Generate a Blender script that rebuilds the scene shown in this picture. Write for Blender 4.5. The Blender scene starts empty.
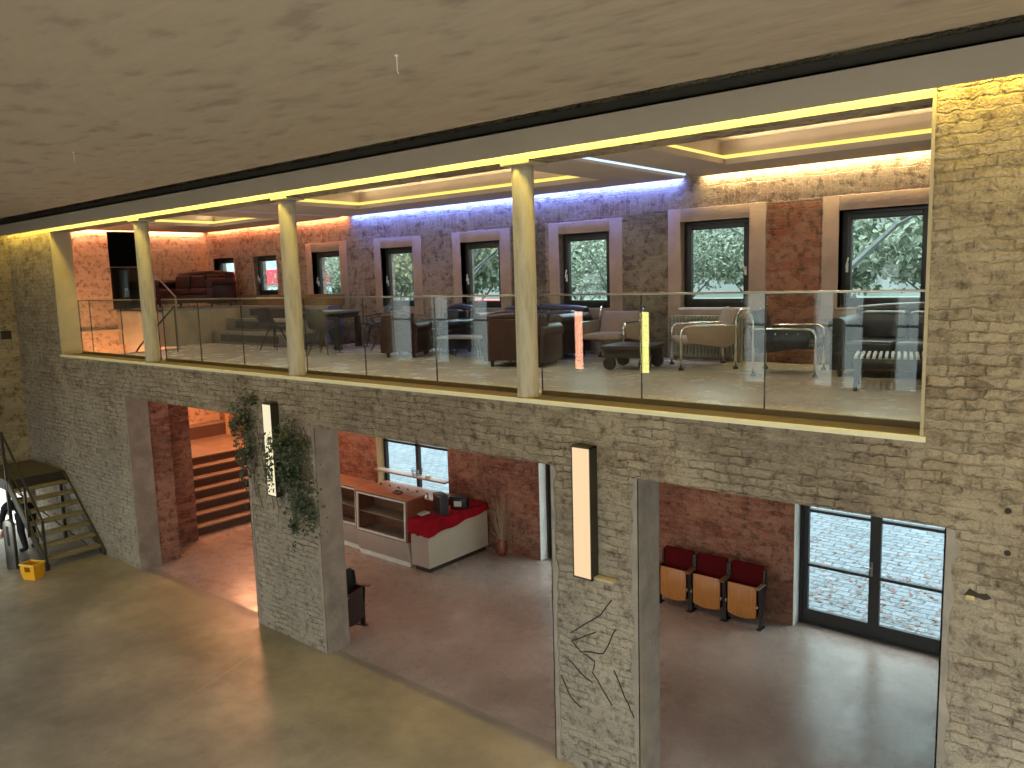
import bpy, bmesh, math, random
from mathutils import Vector, Matrix
random.seed(7)
S = bpy.context.scene
COL = S.collection
PI = math.pi
# ------------------------------------------------------------------ camera
cam = bpy.data.cameras.new('camera'); cam.sensor_width = 36; cam.lens = 36*795.695/1024
cam.clip_start = .05; cam.clip_end = 300
camo = bpy.data.objects.new('camera', cam); COL.objects.link(camo); S.camera = camo
yaw, pitch, roll = math.radians(40.162), math.radians(7.5229), math.radians(-1.6643)
fw = Vector((-math.sin(yaw)*math.cos(pitch), math.cos(yaw)*math.cos(pitch), -math.sin(pitch)))
rt = Vector((math.cos(yaw), math.sin(yaw), 0)); up = rt.cross(fw)
r2 = rt*math.cos(roll)+up*math.sin(roll); u2 = up*math.cos(roll)-rt*math.sin(roll)
m = Matrix.Identity(4)
for i in range(3):
    m[i][0] = r2[i]; m[i][1] = u2[i]; m[i][2] = -fw[i]
m[0][3], m[1][3], m[2][3] = 0, -6.2336, 5.05
camo.matrix_world = m
# ------------------------------------------------------------------ world, view, light
S.view_settings.view_transform = 'Standard'; S.view_settings.look = 'None'
S.view_settings.gamma = 1; S.view_settings.use_curve_mapping = False
S.view_settings.exposure = 0.0
S.cycles.use_denoising = True
S.cycles.max_bounces = 7; S.cycles.transparent_max_bounces = 16
S.cycles.sample_clamp_indirect = 4.0
W = bpy.data.worlds.new('world'); S.world = W; W.use_nodes = True
nt = W.node_tree; bg = nt.nodes['Background']
tc = nt.nodes.new('ShaderNodeTexCoord'); sx = nt.nodes.new('ShaderNodeSeparateXYZ')
cr = nt.nodes.new('ShaderNodeValToRGB')
nt.links.new(tc.outputs['Generated'], sx.inputs[0]); nt.links.new(sx.outputs['Z'], cr.inputs[0])
cr.color_ramp.elements[0].color = (.60, .79, .80, 1); cr.color_ramp.elements[1].color = (.80, .90, 1, 1)
nt.links.new(cr.outputs[0], bg.inputs[0])
mr = nt.nodes.new('ShaderNodeMapRange'); mr.inputs['From Min'].default_value = .12; mr.inputs['From Max'].default_value = .7
mr.inputs['To Min'].default_value = .82; mr.inputs['To Max'].default_value = 11.0   # overcast sky, brighter overhead
nt.links.new(sx.outputs['Z'], mr.inputs['Value']); nt.links.new(mr.outputs[0], bg.inputs[1])

def area(name, loc, aim, sx_, sy_, power, color, spread=None):
    l = bpy.data.lights.new(name, 'AREA'); l.shape = 'RECTANGLE'; l.size = sx_; l.size_y = sy_
    l.energy = power; l.color = color
    if spread: l.spread = spread
    o = bpy.data.objects.new(name, l); COL.objects.link(o); o.location = loc
    z = -Vector(aim).normalized()
    x = Vector((1, 0, 0)) if abs(z.x) < .9 else Vector((0, 1, 0))
    y = z.cross(x).normalized(); x = y.cross(z)
    o.rotation_euler = Matrix((x, y, z)).transposed().to_euler()
    return o
DAY = (.80, .90, 1.0)
YEL = (1.0, .76, .13); WARM = (1.0, .78, .36); BLUE = (.30, .40, 1.0); PINK = (1.0, .36, .16)
# hall window lamps: OW openings show mirrored, all others are added fill
OW = [(-16.2, -15.3), (-14.65, -13.95), (-13.3, -12.64), (-6.3, -5.83), (-5.0, -4.62), (-4.5, -4.12), (-3.65, -3.26)]
OWB = [(-2.4, -.5), (.4, 2.6)]  # added openings outside the mirrored stretch, to light the hall
for x0, x1 in OW:
    area('window_fill', ((x0+x1)/2, -7.46, 4.08), (0, 1, 0), x1-x0-.05, 2.2, 10*(x1-x0), (.95, .97, 1.0))
for x0, x1 in OWB:
    area('window_fill', ((x0+x1)/2, -7.46, 3.98), (0, 1, 0), x1-x0-.05, 2.4, 42*(x1-x0), (1.0, .95, .86))
area('window_fill', (3.45, -3.6, 3.2), (-1, 0, 0), 4.4, 4.0, 150, (1.0, .96, .90))  # added lamp in an unseen opening, fill from the right
OWL = [(-18.3+2.6*i, -16.5+2.6*i) for i in range(8)]  # added low openings, out of view, evening out the hall light
for x0, x1 in OWL:
    area('window_fill', ((x0+x1)/2, -7.46, 1.4), (0, 1, .12), x1-x0-.05, 2.1, 68, (1.0, .96, .91))
# gallery windows and ground floor doors: portals for the sky light
WIN = [(-18.94, -17.99, 4.88, 5.77), (-17.15, -16.18, 4.83, 5.76), (-14.83, -13.85, 4.60, 5.76), (-12.52, -11.58, 4.56, 5.74),
       (-10.29, -9.33, 4.54, 5.74), (-8.03, -7.03, 4.54, 5.76), (-5.78, -4.71, 4.55, 5.81), (-3.49, -2.39, 4.55, 5.81)]
def portal(loc, aim, a, b):
    o = area('sky_portal', loc, aim, a, b, 1, (1, 1, 1)); o.data.cycles.is_portal = True
for x0, x1, z0, z1 in WIN: portal(((x0+x1)/2, 4.9, (z0+z1)/2), (0, -1, 0), x1-x0, z1-z0)
portal((-3.0, 4.9, 1.15), (0, -1, 0), 2.0, 2.3); portal((-7.85, 4.9, 1.15), (0, -1, 0), 1.4, 2.3); portal((-11.95, 4.9, 1.4), (0, -1, 0), 2.1, 1.4)
# LED lines: the hall cornice, the gallery wall washers
area('cornice_led', (-8.0, -.085, 6.40), (0, .8, -1), 19.5, .05, 330, YEL, 2.3)
area('cornice_led', (1.5, -.085, 6.40), (0, .8, -1), 3.5, .05, 170, YEL, 2.5)
area('cornice_led', (-18.45, -.085, 6.40), (0, .8, -1), 1.2, .05, 16, YEL, 2.3)
area('wall_led', (-16.3, 4.55, 6.462), (0, .6, -1), 5.6, .04, 70, (1, .34, .15), 2.4)
area('wall_led', (-9.55, 4.55, 6.462), (0, .6, -1), 7.6, .04, 150, (.13, .24, 1), 2.3)
area('wall_led', (-3.6, 4.55, 6.462), (0, .5, -1), 3.6, .04, 50, WARM, 2.4)
area('wall_led', (-19.20, 2.5, 6.462), (-.5, 0, -1), .04, 4.0, 62, (1, .46, .29), 2.4)
# cove lines inside the ceiling recesses
for x0, x1 in ((-17.2, -14.2), (-11.9, -6.6), (-4.5, -.8)):
    area('cove_led', ((x0+x1)/2, 3.60, 6.52), (0, -.6, .8), x1-x0, .04, 5.0*(x1-x0), (1, .80, .45))
    area('cove_led', (x0+.1, 2.3, 6.52), (.6, 0, .8), .04, 2.4, 9, (1, .80, .45))
# orange lamps of the stairwell, added reddish fill points over the lower floor
def point(name, loc, power, color, r=.12):
    l = bpy.data.lights.new(name, 'POINT'); l.energy = power; l.color = color; l.shadow_soft_size = r
    o = bpy.data.objects.new(name, l); COL.objects.link(o); o.location = loc
point('stair_lamp_light', (-16.6, 3.6, 3.1), 300, (1, .42, .21), .35)
point('stair_lamp_light', (-18.2, 1.5, 3.0), 520, (1, .46, .24), .3)
point('lower_floor_fill', (-12.6, 2.2, 3.0), 62, (1, .62, .48), .4)
point('lower_floor_fill', (-6.6, 2.3, 3.1), 66, (1, .78, .66), .4)

# added unseen fill spots brightening the gallery (their housings are built with the soffits)
SPOTS = [-17.6, -15.4, -12.2, -10.2, -8.2, -6.6, -4.2, -2.4, -.6]
for x in SPOTS:
    l = bpy.data.lights.new('fill_downlight', 'SPOT'); l.energy = 128; l.color = (1, .91, .80); l.spot_size = 2.5; l.spot_blend = 1.0; l.shadow_soft_size = .05
    o = bpy.data.objects.new('gallery_fill_spot', l); COL.objects.link(o); o.location = (x, .78, 6.40); o.rotation_euler = (math.radians(30), 0, 0)

# ------------------------------------------------------------------ helpers
def hexc(h):
    h = h.lstrip('#'); v = [int(h[i:i+2], 16)/255 for i in (0, 2, 4)]
    return tuple(c/12.92 if c <= .04045 else ((c+.055)/1.055)**2.4 for c in v)+(1,)
class NB:
    def __init__(s, name):
        s.m = bpy.data.materials.new(name); s.m.use_nodes = True; s.t = s.m.node_tree; s.n = s.t.nodes; s.b = s.n['Principled BSDF']
    def N(s, typ, ins=None, **kw):
        n = s.n.new(typ)
        for k, v in kw.items(): setattr(n, k, v)
        for k, v in (ins or {}).items():
            if hasattr(v, 'is_output') or isinstance(v, bpy.types.NodeSocket): s.t.links.new(v, n.inputs[k])
            else: n.inputs[k].default_value = v
        return n
    def L(s, a, b): s.t.links.new(a, b)
    def coord(s): return s.N('ShaderNodeTexCoord').outputs['Object']
    def noise(s, v, scale, det=3, rough=.55): return s.N('ShaderNodeTexNoise', {'Vector': v, 'Scale': scale, 'Detail': det, 'Roughness': rough})
    def mix(s, f, a, b, mode='MIX'):
        n = s.N('ShaderNodeMix', data_type='RGBA', blend_type=mode)
        for i, v in ((0, f), (6, a), (7, b)):
            if isinstance(v, bpy.types.NodeSocket): s.L(v, n.inputs[i])
            else: n.inputs[i].default_value = v
        return n.outputs[2]
    def ramp(s, f, *st):
        n = s.N('ShaderNodeValToRGB', {'Fac': f}); e = n.color_ramp.elements
        while len(e) < len(st): e.new(.5)
        for i, (p, c) in enumerate(st):
            e[i].position = p; e[i].color = c if isinstance(c, tuple) else (c, c, c, 1)
        return n.outputs[0]
    def math(s, op, a, b=0.0):
        n = s.N('ShaderNodeMath', operation=op)
        for i, v in ((0, a), (1, b)):
            if isinstance(v, bpy.types.NodeSocket): s.L(v, n.inputs[i])
            else: n.inputs[i].default_value = v
        return n.outputs[0]
    def bump(s, h, dist=.01, st=1.0):
        s.L(s.N('ShaderNodeBump', {'Height': h, 'Distance': dist, 'Strength': st}).outputs[0], s.b.inputs['Normal'])

def plain(name, col, rough=.6, metal=0, var=.12, scale=6, spec=.5, bump=0, bscale=60):
    k = NB(name); c = hexc(col) if isinstance(col, str) else col
    co = k.coord(); n = k.noise(co, scale)
    d = tuple(x*(1-var) for x in c[:3])+(1,); l = tuple(min(1, x*(1+var)) for x in c[:3])+(1,)
    k.L(k.ramp(n.outputs[0], (.3, d), (.7, l)), k.b.inputs['Base Color'])
    k.b.inputs['Roughness'].default_value = rough; k.b.inputs['Metallic'].default_value = metal
    k.b.inputs['Specular IOR Level'].default_value = spec
    if bump: k.bump(k.noise(co, bscale).outputs[0], bump)
    return k.m
def emit(name, col, st):
    k = NB(name); c = hexc(col) if isinstance(col, str) else tuple(col)+(1,)
    k.b.inputs['Base Color'].default_value = (.02, .02, .02, 1); k.b.inputs['Emission Color'].default_value = c; k.b.inputs['Emission Strength'].default_value = st
    return k.m
def brick(name, a, b, mort, pale, pale_amt=.5, patch=None, patch_amt=.5, bw=.25, bh=.078, bump=.02, soldier=None, palez=None):
    k = NB(name); co = k.coord()
    sp = k.N('ShaderNodeSeparateXYZ', {0: co})
    u = k.math('ADD', sp.outputs[0], sp.outputs[1])
    uv = k.N('ShaderNodeCombineXYZ', {0: u, 1: sp.outputs[2]}).outputs[0]
    nz = k.noise(co, 3.5, 2); nz2 = k.noise(co, 18, 2)
    def warp(v, n, amp):
        s1 = k.N('ShaderNodeVectorMath', {0: n.outputs['Color'], 1: (.5, .5, .5)}, operation='SUBTRACT')
        s2 = k.N('ShaderNodeVectorMath', {0: s1.outputs[0], 'Scale': amp}, operation='SCALE')
        return k.N('ShaderNodeVectorMath', {0: v, 1: s2.outputs[0]}, operation='ADD').outputs[0]
    nz3 = k.noise(co, 60, 2)
    uv = warp(warp(warp(uv, nz, .07), nz2, .045), nz3, .014)
    def bt(v, w, h):
        return k.N('ShaderNodeTexBrick', {'Vector': v, 'Color1': hexc(a), 'Color2': hexc(b), 'Mortar': hexc(mort), 'Scale': 1.0,
            'Mortar Size': .011, 'Mortar Smooth': .9, 'Bias': 0.0, 'Brick Width': w, 'Row Height': h})
    t = bt(uv, bw, bh); colr, fac = t.outputs['Color'], t.outputs['Fac']
    colr = k.mix(k.ramp(k.noise(co, 2.3, 4, .6).outputs[0], (.40, .65), (.58, 0.0)), colr, hexc(b))
    if soldier:  # upright bricks between two heights
        t2 = bt(uv, .095, 1.0)
        t2.inputs['Vector'].default_value = (0, 0, 0)
        z = sp.outputs[2]
        msk = k.math('MULTIPLY', k.math('GREATER_THAN', z, soldier[0]), k.math('LESS_THAN', z, soldier[1]))
        colr = k.mix(msk, colr, t2.outputs['Color'])
        mm = k.N('ShaderNodeMix', {0: msk, 2: fac, 3: t2.outputs['Fac']}); fac = mm.outputs[0]
    # single bricks differ in tone
    vo = k.N('ShaderNodeTexVoronoi', {'Vector': k.N('ShaderNodeVectorMath', {0: uv, 1: (3.7, 10.9, 1)}, operation='MULTIPLY').outputs[0], 'Scale': 1.0})
    colr = k.mix(k.math('MULTIPLY', k.N('ShaderNodeSeparateColor', {0: vo.outputs['Color']}).outputs[0], .55), colr, hexc(pale))
    n1 = k.noise(co, 1.3, 5, .65)
    colr = k.mix(k.ramp(n1.outputs[0], (.42, 0.0), (.62, pale_amt)), colr, hexc(pale))
    n3 = k.noise(co, 34, 4, .7)
    colr = k.mix(k.ramp(n3.outputs[0], (.50, 0.0), (.66, pale_amt*.9)), colr, hexc(pale))
    if patch:
        n2 = k.noise(k.N('ShaderNodeVectorMath', {0: co, 1: (9, 4, 2)}, operation='ADD').outputs[0], .55, 3)
        colr = k.mix(k.ramp(n2.outputs[0], (.46, 0.0), (.58, patch_amt)), colr, hexc(patch))
    if palez:  # paler and greyer towards the bottom
        f = k.N('ShaderNodeMapRange', {'Value': sp.outputs[2], 'From Min': palez[1], 'From Max': palez[0]}).outputs[0]
        colr = k.mix(k.math('MULTIPLY', f, palez[2]), colr, hexc(palez[3]))
    nd = k.noise(co, 9, 4, .7)
    colr = k.mix(k.ramp(nd.outputs[0], (.32, .75), (.50, 0.0)), colr, hexc('3a3028'))
    ns = k.noise(k.N('ShaderNodeVectorMath', {0: co, 1: (5, 5, 16)}, operation='MULTIPLY').outputs[0], 1.0, 4, .7)
    colr = k.mix(k.ramp(ns.outputs[0], (.52, 0.0), (.68, .5)), colr, hexc(pale))
    k.L(colr, k.b.inputs['Base Color']); k.b.inputs['Roughness'].default_value = .92; k.b.inputs['Specular IOR Level'].default_value = .15
    h = k.math('SUBTRACT', k.math('MULTIPLY', nd.outputs[0], 1.3), k.math('MULTIPLY', k.math('MULTIPLY', fac, k.ramp(k.noise(co, 2.3, 4, .6).outputs[0], (.40, .12), (.62, 1.0))), .62))
    h = k.math('ADD', h, k.math('MULTIPLY', n3.outputs[0], .7))
    tb2 = k.N('ShaderNodeTexBrick', {'Vector': uv, 'Color1': (0, 0, 0, 1), 'Color2': (1, 1, 1, 1), 'Mortar': (0, 0, 0, 1), 'Scale': 1.0, 'Mortar Size': .0, 'Brick Width': bw, 'Row Height': bh})
    h = k.math('ADD', h, k.math('MULTIPLY', tb2.outputs['Color'], .35))
    k.bump(h, bump)
    return k.m

# ---- materials
M = {}
M['brick_hall'] = brick('brick_hall', '9b866b', '665542', '7a6b56', 'ad9d83', .55, '6d5f52', .45, palez=(1.2, 3.4, .35, 'a8a49e'), bump=.035)
M['brick_side'] = brick('brick_side', '97866c', '6d5e4a', '80735f', 'a99c80', .4, '7d6f58', .4, bh=.09)
M['brick_gallery'] = brick('brick_gallery', '86604e', '6b5146', '8b7c70', 'a8978a', .5, '8e7f70', .6, bw=.25, bh=.085, soldier=(5.98, 6.22))
M['brick_pier'] = brick('brick_pier', '925036', '6e3a2a', '8d6a56', 'a07a66', .3, None, bw=.25, bh=.085)
M['brick_red'] = brick('brick_red', '8a4c3a', '653629', '94705f', 'a9836f', .5, '5c3a30', .5, bw=.24, bh=.08)
M['brick_pink'] = brick('brick_pink', 'c4a47e', 'ad8e68', '9c8069', 'b79a80', .4, None, bw=.26, bh=.09)
M['plaster'] = plain('plaster', '9f8678', .9, var=.16, scale=3, bump=.006, bscale=25)
M['plaster_smooth'] = plain('plaster_smooth', '9a917c', .9, var=.08, scale=4, bump=.003, bscale=25)
M['plaster_grey'] = plain('plaster_grey', '857b6f', .9, var=.22, scale=4, bump=.01, bscale=20)
M['plaster_white'] = plain('plaster_white', 'd8d8d4', .9, var=.06, scale=5, bump=.01, bscale=25)
M['plaster_cream'] = plain('plaster_cream', 'a3967a', .9, var=.1, scale=3, bump=.004)
k = NB('concrete_column'); co = k.coord(); mp = k.N('ShaderNodeMapping', {0: co, 'Scale': (7, 7, .9)}).outputs[0]
n = k.noise(mp, 1.6, 5, .6)
k.L(k.ramp(n.outputs[0], (.3, hexc('857d6c')), (.55, hexc('a59c88')), (.75, hexc('8f8672'))), k.b.inputs['Base Color'])
k.b.inputs['Roughness'].default_value = .8; k.bump(k.noise(co, 30).outputs[0], .004); M['column'] = k.m
def floor_mat(name, c0, c1, c2, rough, stain=.5, joint=None):
    k = NB(name); co = k.coord()
    n1 = k.noise(co, .55, 6, .6); n2 = k.noise(co, 3.0, 6, .7); n3 = k.noise(co, 40, 3)
    c = k.ramp(n1.outputs[0], (.34, hexc(c0)), (.5, hexc(c1)), (.64, hexc(c2)))
    c = k.mix(k.ramp(n2.outputs[0], (.42, 0.0), (.68, stain)), c, hexc(c0))
    c = k.mix(k.ramp(n3.outputs[0], (.5, 0.0), (.75, .18)), c, hexc(c2))
    k.L(c, k.b.inputs['Base Color'])
    k.L(k.ramp(n2.outputs[0], (.3, rough*.75), (.7, min(1, rough*1.25))), k.b.inputs['Roughness'])
    k.bump(k.noise(co, 2.5, 6).outputs[0], .01, .5)
    return k.m
M['floor_hall'] = floor_mat('floor_hall', '6b6358', '887e70', '9a8e7a', .42, .45)
M['floor_lower'] = floor_mat('floor_lower', '87786f', '9d8e85', 'b0a298', .28)
M['floor_gallery'] = floor_mat('floor_gallery', 'a39885', 'b5a993', 'c6b9a2', .25)
k = NB('ceiling_hall'); co = k.coord(); mp = k.N('ShaderNodeMapping', {0: co, 'Scale': (1.6, 3.2, 1)}).outputs[0]
n = k.noise(mp, 1.5, 3, .5); n2 = k.noise(co, .35, 2)
c = k.ramp(n.outputs[0], (.30, hexc('7c6e5e')), (.45, hexc('978672')), (.7, hexc('9b8b76')))
k.L(k.mix(k.ramp(n2.outputs[0], (.35, 0.0), (.65, .3)), c, hexc('a08a70')), k.b.inputs['Base Color'])
k.b.inputs['Roughness'].default_value = .85; k.bump(n.outputs[0], .03, .6); M['ceiling'] = k.m
M['ceiling_white'] = plain('ceiling_white', 'a8988a', .85, var=.06, scale=2)
M['fascia'] = plain('fascia', '8f8270', .75, var=.05, scale=2)
M['edge_lit'] = plain('edge_lit', 'cfc6a2', .6, var=.04)
M['dark_gap'] = plain('dark_gap', '2c251c', .9)  # drawn lines, and the shade of gaps and holes as a colour
M['sill_wood'] = plain('sill_wood', '5a4c34', .6, var=.15, scale=8)
M['black_frame'] = plain('black_frame', '1b1a1a', .45)
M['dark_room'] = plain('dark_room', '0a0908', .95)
M['steel'] = plain('steel', '8c8b88', .35, 1, .05)
M['chrome'] = plain('chrome', 'd9d9d6', .12, 1, .03)
M['dark_steel'] = plain('dark_steel', '37332c', .5, .4, .1)
M['black_plastic'] = plain('black_plastic', '171616', .5)
M['black_leather'] = plain('black_leather', '15181b', .32, bump=.003, bscale=40)
M['brown_leather'] = plain('brown_leather', '32150e', .38, var=.2, bump=.004, bscale=30)
M['dark_leather'] = plain('dark_leather', '271a18', .38, var=.2, bump=.004, bscale=30)
M['red_leather'] = plain('red_leather', '2a0d0c', .55, var=.2, spec=.3, bump=.004)
M['seat_velvet'] = plain('seat_velvet', '4c0d10', .95, var=.12, spec=.1)
M['red_velvet'] = plain('red_velvet', '8e1020', .9, var=.22, scale=5, spec=.15, bump=.01, bscale=12)
M['beige_canvas'] = plain('beige_canvas', '8a7460', .9, var=.08, bump=.002, bscale=120)
M['tan_canvas'] = plain('tan_canvas', '9a8473', .9, var=.08, bump=.002, bscale=120)
M['grey_fabric'] = plain('grey_fabric', '44403c', .9)
k = NB('dark_wood'); co = k.coord(); mp = k.N('ShaderNodeMapping', {0: co, 'Scale': (3, 30, 30)}).outputs[0]
k.L(k.ramp(k.noise(mp, 1.5, 4).outputs[0], (.3, hexc('1f1612')), (.7, hexc('382720'))), k.b.inputs['Base Color']); k.b.inputs['Roughness'].default_value = .45; M['dark_wood'] = k.m
def wood(name, c0, c1, sc=(2, 25, 25), rough=.5):
    k = NB(name); co = k.coord(); mp = k.N('ShaderNodeMapping', {0: co, 'Scale': sc}).outputs[0]
    k.L(k.ramp(k.noise(mp, 1.5, 4).outputs[0], (.3, hexc(c0)), (.7, hexc(c1))), k.b.inputs['Base Color']); k.b.inputs['Roughness'].default_value = rough
    return k.m
M['honey_wood'] = wood('honey_wood', '9c6632', 'b87a40', (30, 30, 2), .35)
M['brown_wood'] = wood('brown_wood', '6a3826', '7e4732', (2, 25, 25), .4)
M['pale_wood'] = wood('pale_wood', 'a8855a', 'bd9a68', (25, 25, 2), .5)
M['bench_wood'] = wood('bench_wood', '6b5338', '866a48')
M['tread'] = floor_mat('tread', '6e5b4b', '86705c', '917b66', .5)
M['tier'] = floor_mat('tier', '5d5a54', '75726a', '838078', .5)
M['tier_dark'] = plain('tier_dark', '3a3a37', .6, var=.2)
M['steel_tread'] = plain('steel_tread', '7a7058', .7, .2, .2, 14)
M['radiator'] = plain('radiator', '8d8a78', .45, var=.06)
M['laminate'] = plain('laminate', 'a09084', .5, var=.05)
M['cream_laminate'] = plain('cream_laminate', 'b6ae9c', .5, var=.05)
M['white_strip'] = plain('white_strip', 'c8c8c0', .5)
M['crate_yellow'] = plain('crate_yellow', 'd79a10', .45, var=.08)
M['white_paint'] = plain('white_paint', 'd2d0c8', .6)
M['leaf'] = plain('leaf', '333d22', .6, var=.45, scale=25)
M['leaf_dry'] = plain('leaf_dry', '7a6b40', .8, var=.4, scale=25)
M['stem'] = plain('stem', '4a3b2a', .8)
M['dry_stem'] = plain('dry_stem', 'a08a70', .8)
M['skin'] = plain('skin', 'b98d75', .55, var=.05)
M['clothes'] = plain('clothes', '15161a', .85, var=.2)
M['hair'] = plain('hair', '2a1f18', .6)
M['lamp_face'] = emit('lamp_face', (1.0, .66, .36), 1.0)
M['lamp_face_pale'] = emit('lamp_face_pale', (1.0, .86, .56), .95)
M['lamp_face_pink'] = emit('lamp_face_pink', (1.0, .42, .26), 13)
M['lamp_face_yellow'] = emit('lamp_face_yellow', (1.0, .92, .28), 13)
M['led_yellow'] = emit('led_yellow', (1.0, .76, .16), 1.3)
M['led_warm'] = emit('led_warm', (1.0, .80, .36), 1.4)
M['led_blue'] = emit('led_blue', (.30, .50, 1.0), 1.8)
M['led_cool'] = emit('led_cool', (.62, .78, 1.0), 1.4)
M['led_pink'] = emit('led_pink', (1.0, .42, .24), 1.4)
k = NB('glass_pane'); k.n.remove(k.b); out = k.n['Material Output']
tr = k.N('ShaderNodeBsdfTransparent', {0: (.93, .97, .95, 1)}); gl = k.N('ShaderNodeBsdfGlossy', {'Color': (1, 1, 1, 1), 'Roughness': 0.0})
ge = k.N('ShaderNodeNewGeometry'); dt = k.N('ShaderNodeVectorMath', {0: ge.outputs['Incoming'], 1: ge.outputs['Normal']}, operation='DOT_PRODUCT')
c5 = k.math('POWER', k.math('SUBTRACT', 1.0, k.math('ABSOLUTE', dt.outputs['Value'])), 5.0)
f3 = k.N('ShaderNodeClamp', {0: k.math('ADD', .042, k.math('MULTIPLY', c5, .95))})
mx = k.N('ShaderNodeMixShader', {0: f3.outputs[0], 1: tr.outputs[0], 2: gl.outputs[0]}); k.L(mx.outputs[0], out.inputs[0]); M['glass'] = k.m

# ---- mesh builder
class MB:
    def __init__(s): s.bm = bmesh.new()
    def box(s, x0, x1, y0, y1, z0, z1, mat=None):
        v = [s.bm.verts.new((x, y, z)) for x in (x0, x1) for y in (y0, y1) for z in (z0, z1)]
        if mat is not None:
            for q in v: q.co = mat @ q.co
        for f in ((0, 1, 3, 2), (4, 6, 7, 5), (0, 4, 5, 1), (2, 3, 7, 6), (0, 2, 6, 4), (1, 5, 7, 3)):
            s.bm.faces.new([v[i] for i in f])
        return s
    def tube(s, pts, r, seg=8, cap=True):
        pts = [Vector(p) for p in pts]; rings = []; n = len(pts)
        ref = None
        for i, p in enumerate(pts):
            d = (pts[min(i+1, n-1)]-pts[max(i-1, 0)]).normalized()
            if ref is None: ref = Vector((0, 0, 1)) if abs(d.z) < .9 else Vector((1, 0, 0))
            a = d.cross(ref).normalized(); b = d.cross(a).normalized(); ref = -b if False else ref
            rr = r[i] if isinstance(r, (list, tuple)) else r
            rings.append([s.bm.verts.new(p+a*math.cos(2*PI*j/seg)*rr+b*math.sin(2*PI*j/seg)*rr) for j in range(seg)])
        for i in range(n-1):
            for j in range(seg):
                s.bm.faces.new((rings[i][j], rings[i][(j+1) % seg], rings[i+1][(j+1) % seg], rings[i+1][j]))
        if cap:
            s.bm.faces.new(rings[0][::-1]); s.bm.faces.new(rings[-1])
        return s
    def lathe(s, prof, c=(0, 0, 0), seg=24):
        rings = []
        for r, z in prof:
            rings.append([s.bm.verts.new((c[0]+r*math.cos(2*PI*j/seg), c[1]+r*math.sin(2*PI*j/seg), c[2]+z)) for j in range(seg)])
        for i in range(len(rings)-1):
            for j in range(seg): s.bm.faces.new((rings[i][j], rings[i][(j+1) % seg], rings[i+1][(j+1) % seg], rings[i+1][j]))
        s.bm.faces.new(rings[0][::-1]); s.bm.faces.new(rings[-1]); return s
    def prism(s, poly, axis, a, b):
        """extrude a 2D polygon along axis ('x','y','z') from a to b"""
        def P(u, v, w): return {'x': (w, u, v), 'y': (u, w, v), 'z': (u, v, w)}[axis]
        A = [s.bm.verts.new(P(u, v, a)) for u, v in poly]; B = [s.bm.verts.new(P(u, v, b)) for u, v in poly]
        n = len(poly)
        for i in range(n): s.bm.faces.new((A[i], A[(i+1) % n], B[(i+1) % n], B[i]))
        s.bm.faces.new(A[::-1]); s.bm.faces.new(B); return s
    def quad(s, *p):
        s.bm.faces.new([s.bm.verts.new(q) for q in p]); return s
    def build(s, name, mat, parent=None, bevel=0, smooth=False, sub=0, segs=2):
        bmesh.ops.recalc_face_normals(s.bm, faces=s.bm.faces)
        me = bpy.data.meshes.new(name); s.bm.to_mesh(me); s.bm.free()
        me.materials.append(mat if not isinstance(mat, str) else M[mat])
        if smooth:
            for p in me.polygons: p.use_smooth = True
        o = bpy.data.objects.new(name, me); COL.objects.link(o)
        if parent: o.parent = parent
        if bevel:
            b = o.modifiers.new('bevel', 'BEVEL'); b.width = bevel; b.segments = segs; b.limit_method = 'ANGLE'; b.angle_limit = .6
            if segs > 1:
                for p in me.polygons: p.use_smooth = True
        if sub:
            b = o.modifiers.new('sub', 'SUBSURF'); b.levels = sub; b.render_levels = sub
            for p in me.polygons: p.use_smooth = True
        return o
def tag(o, label=None, cat=None, group=None, kind=None):
    if label: o['label'] = label
    if cat: o['category'] = cat
    if group: o['group'] = group
    if kind: o['kind'] = kind
    return o
def thing(name, label, cat, loc=(0, 0, 0), rz=0, group=None):
    o = bpy.data.objects.new(name, None); o.empty_display_size = .1; COL.objects.link(o); o.location = loc; o.rotation_euler = (0, 0, rz)
    return tag(o, label, cat, group)
def struct(name, mb, mat, parent=None, **k):
    o = mb.build(name, mat, parent, **k)
    if not parent: o['kind'] = 'structure'
    return o
def sroot(name, loc=(0, 0, 0)):
    o = bpy.data.objects.new(name, None); COL.objects.link(o); o.location = loc; o['kind'] = 'structure'; return o
def dup(root, loc, rz, label, group=None):
    def cp(o, par):
        c = o.copy(); COL.objects.link(c)
        if par: c.parent = par
        for ch in kids[o.name]: cp(ch, c)
        return c
    kids = {}
    def scan(o):
        kids[o.name] = [x for x in o.children]
        for x in kids[o.name]: scan(x)
    scan(root)
    r = cp(root, None); r.location = loc; r.rotation_euler = (0, 0, rz); r['label'] = label
    if group: r['group'] = group
    return r
def arc(c, r, a0, a1, n, plane='xz'):
    o = []
    for i in range(n+1):
        a = a0+(a1-a0)*i/n
        if plane == 'xz': o.append((c[0]+r*math.cos(a), c[1], c[2]+r*math.sin(a)))
        elif plane == 'yz': o.append((c[0], c[1]+r*math.cos(a), c[2]+r*math.sin(a)))
        else: o.append((c[0]+r*math.cos(a), c[1]+r*math.sin(a), c[2]))
    return o

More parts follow.
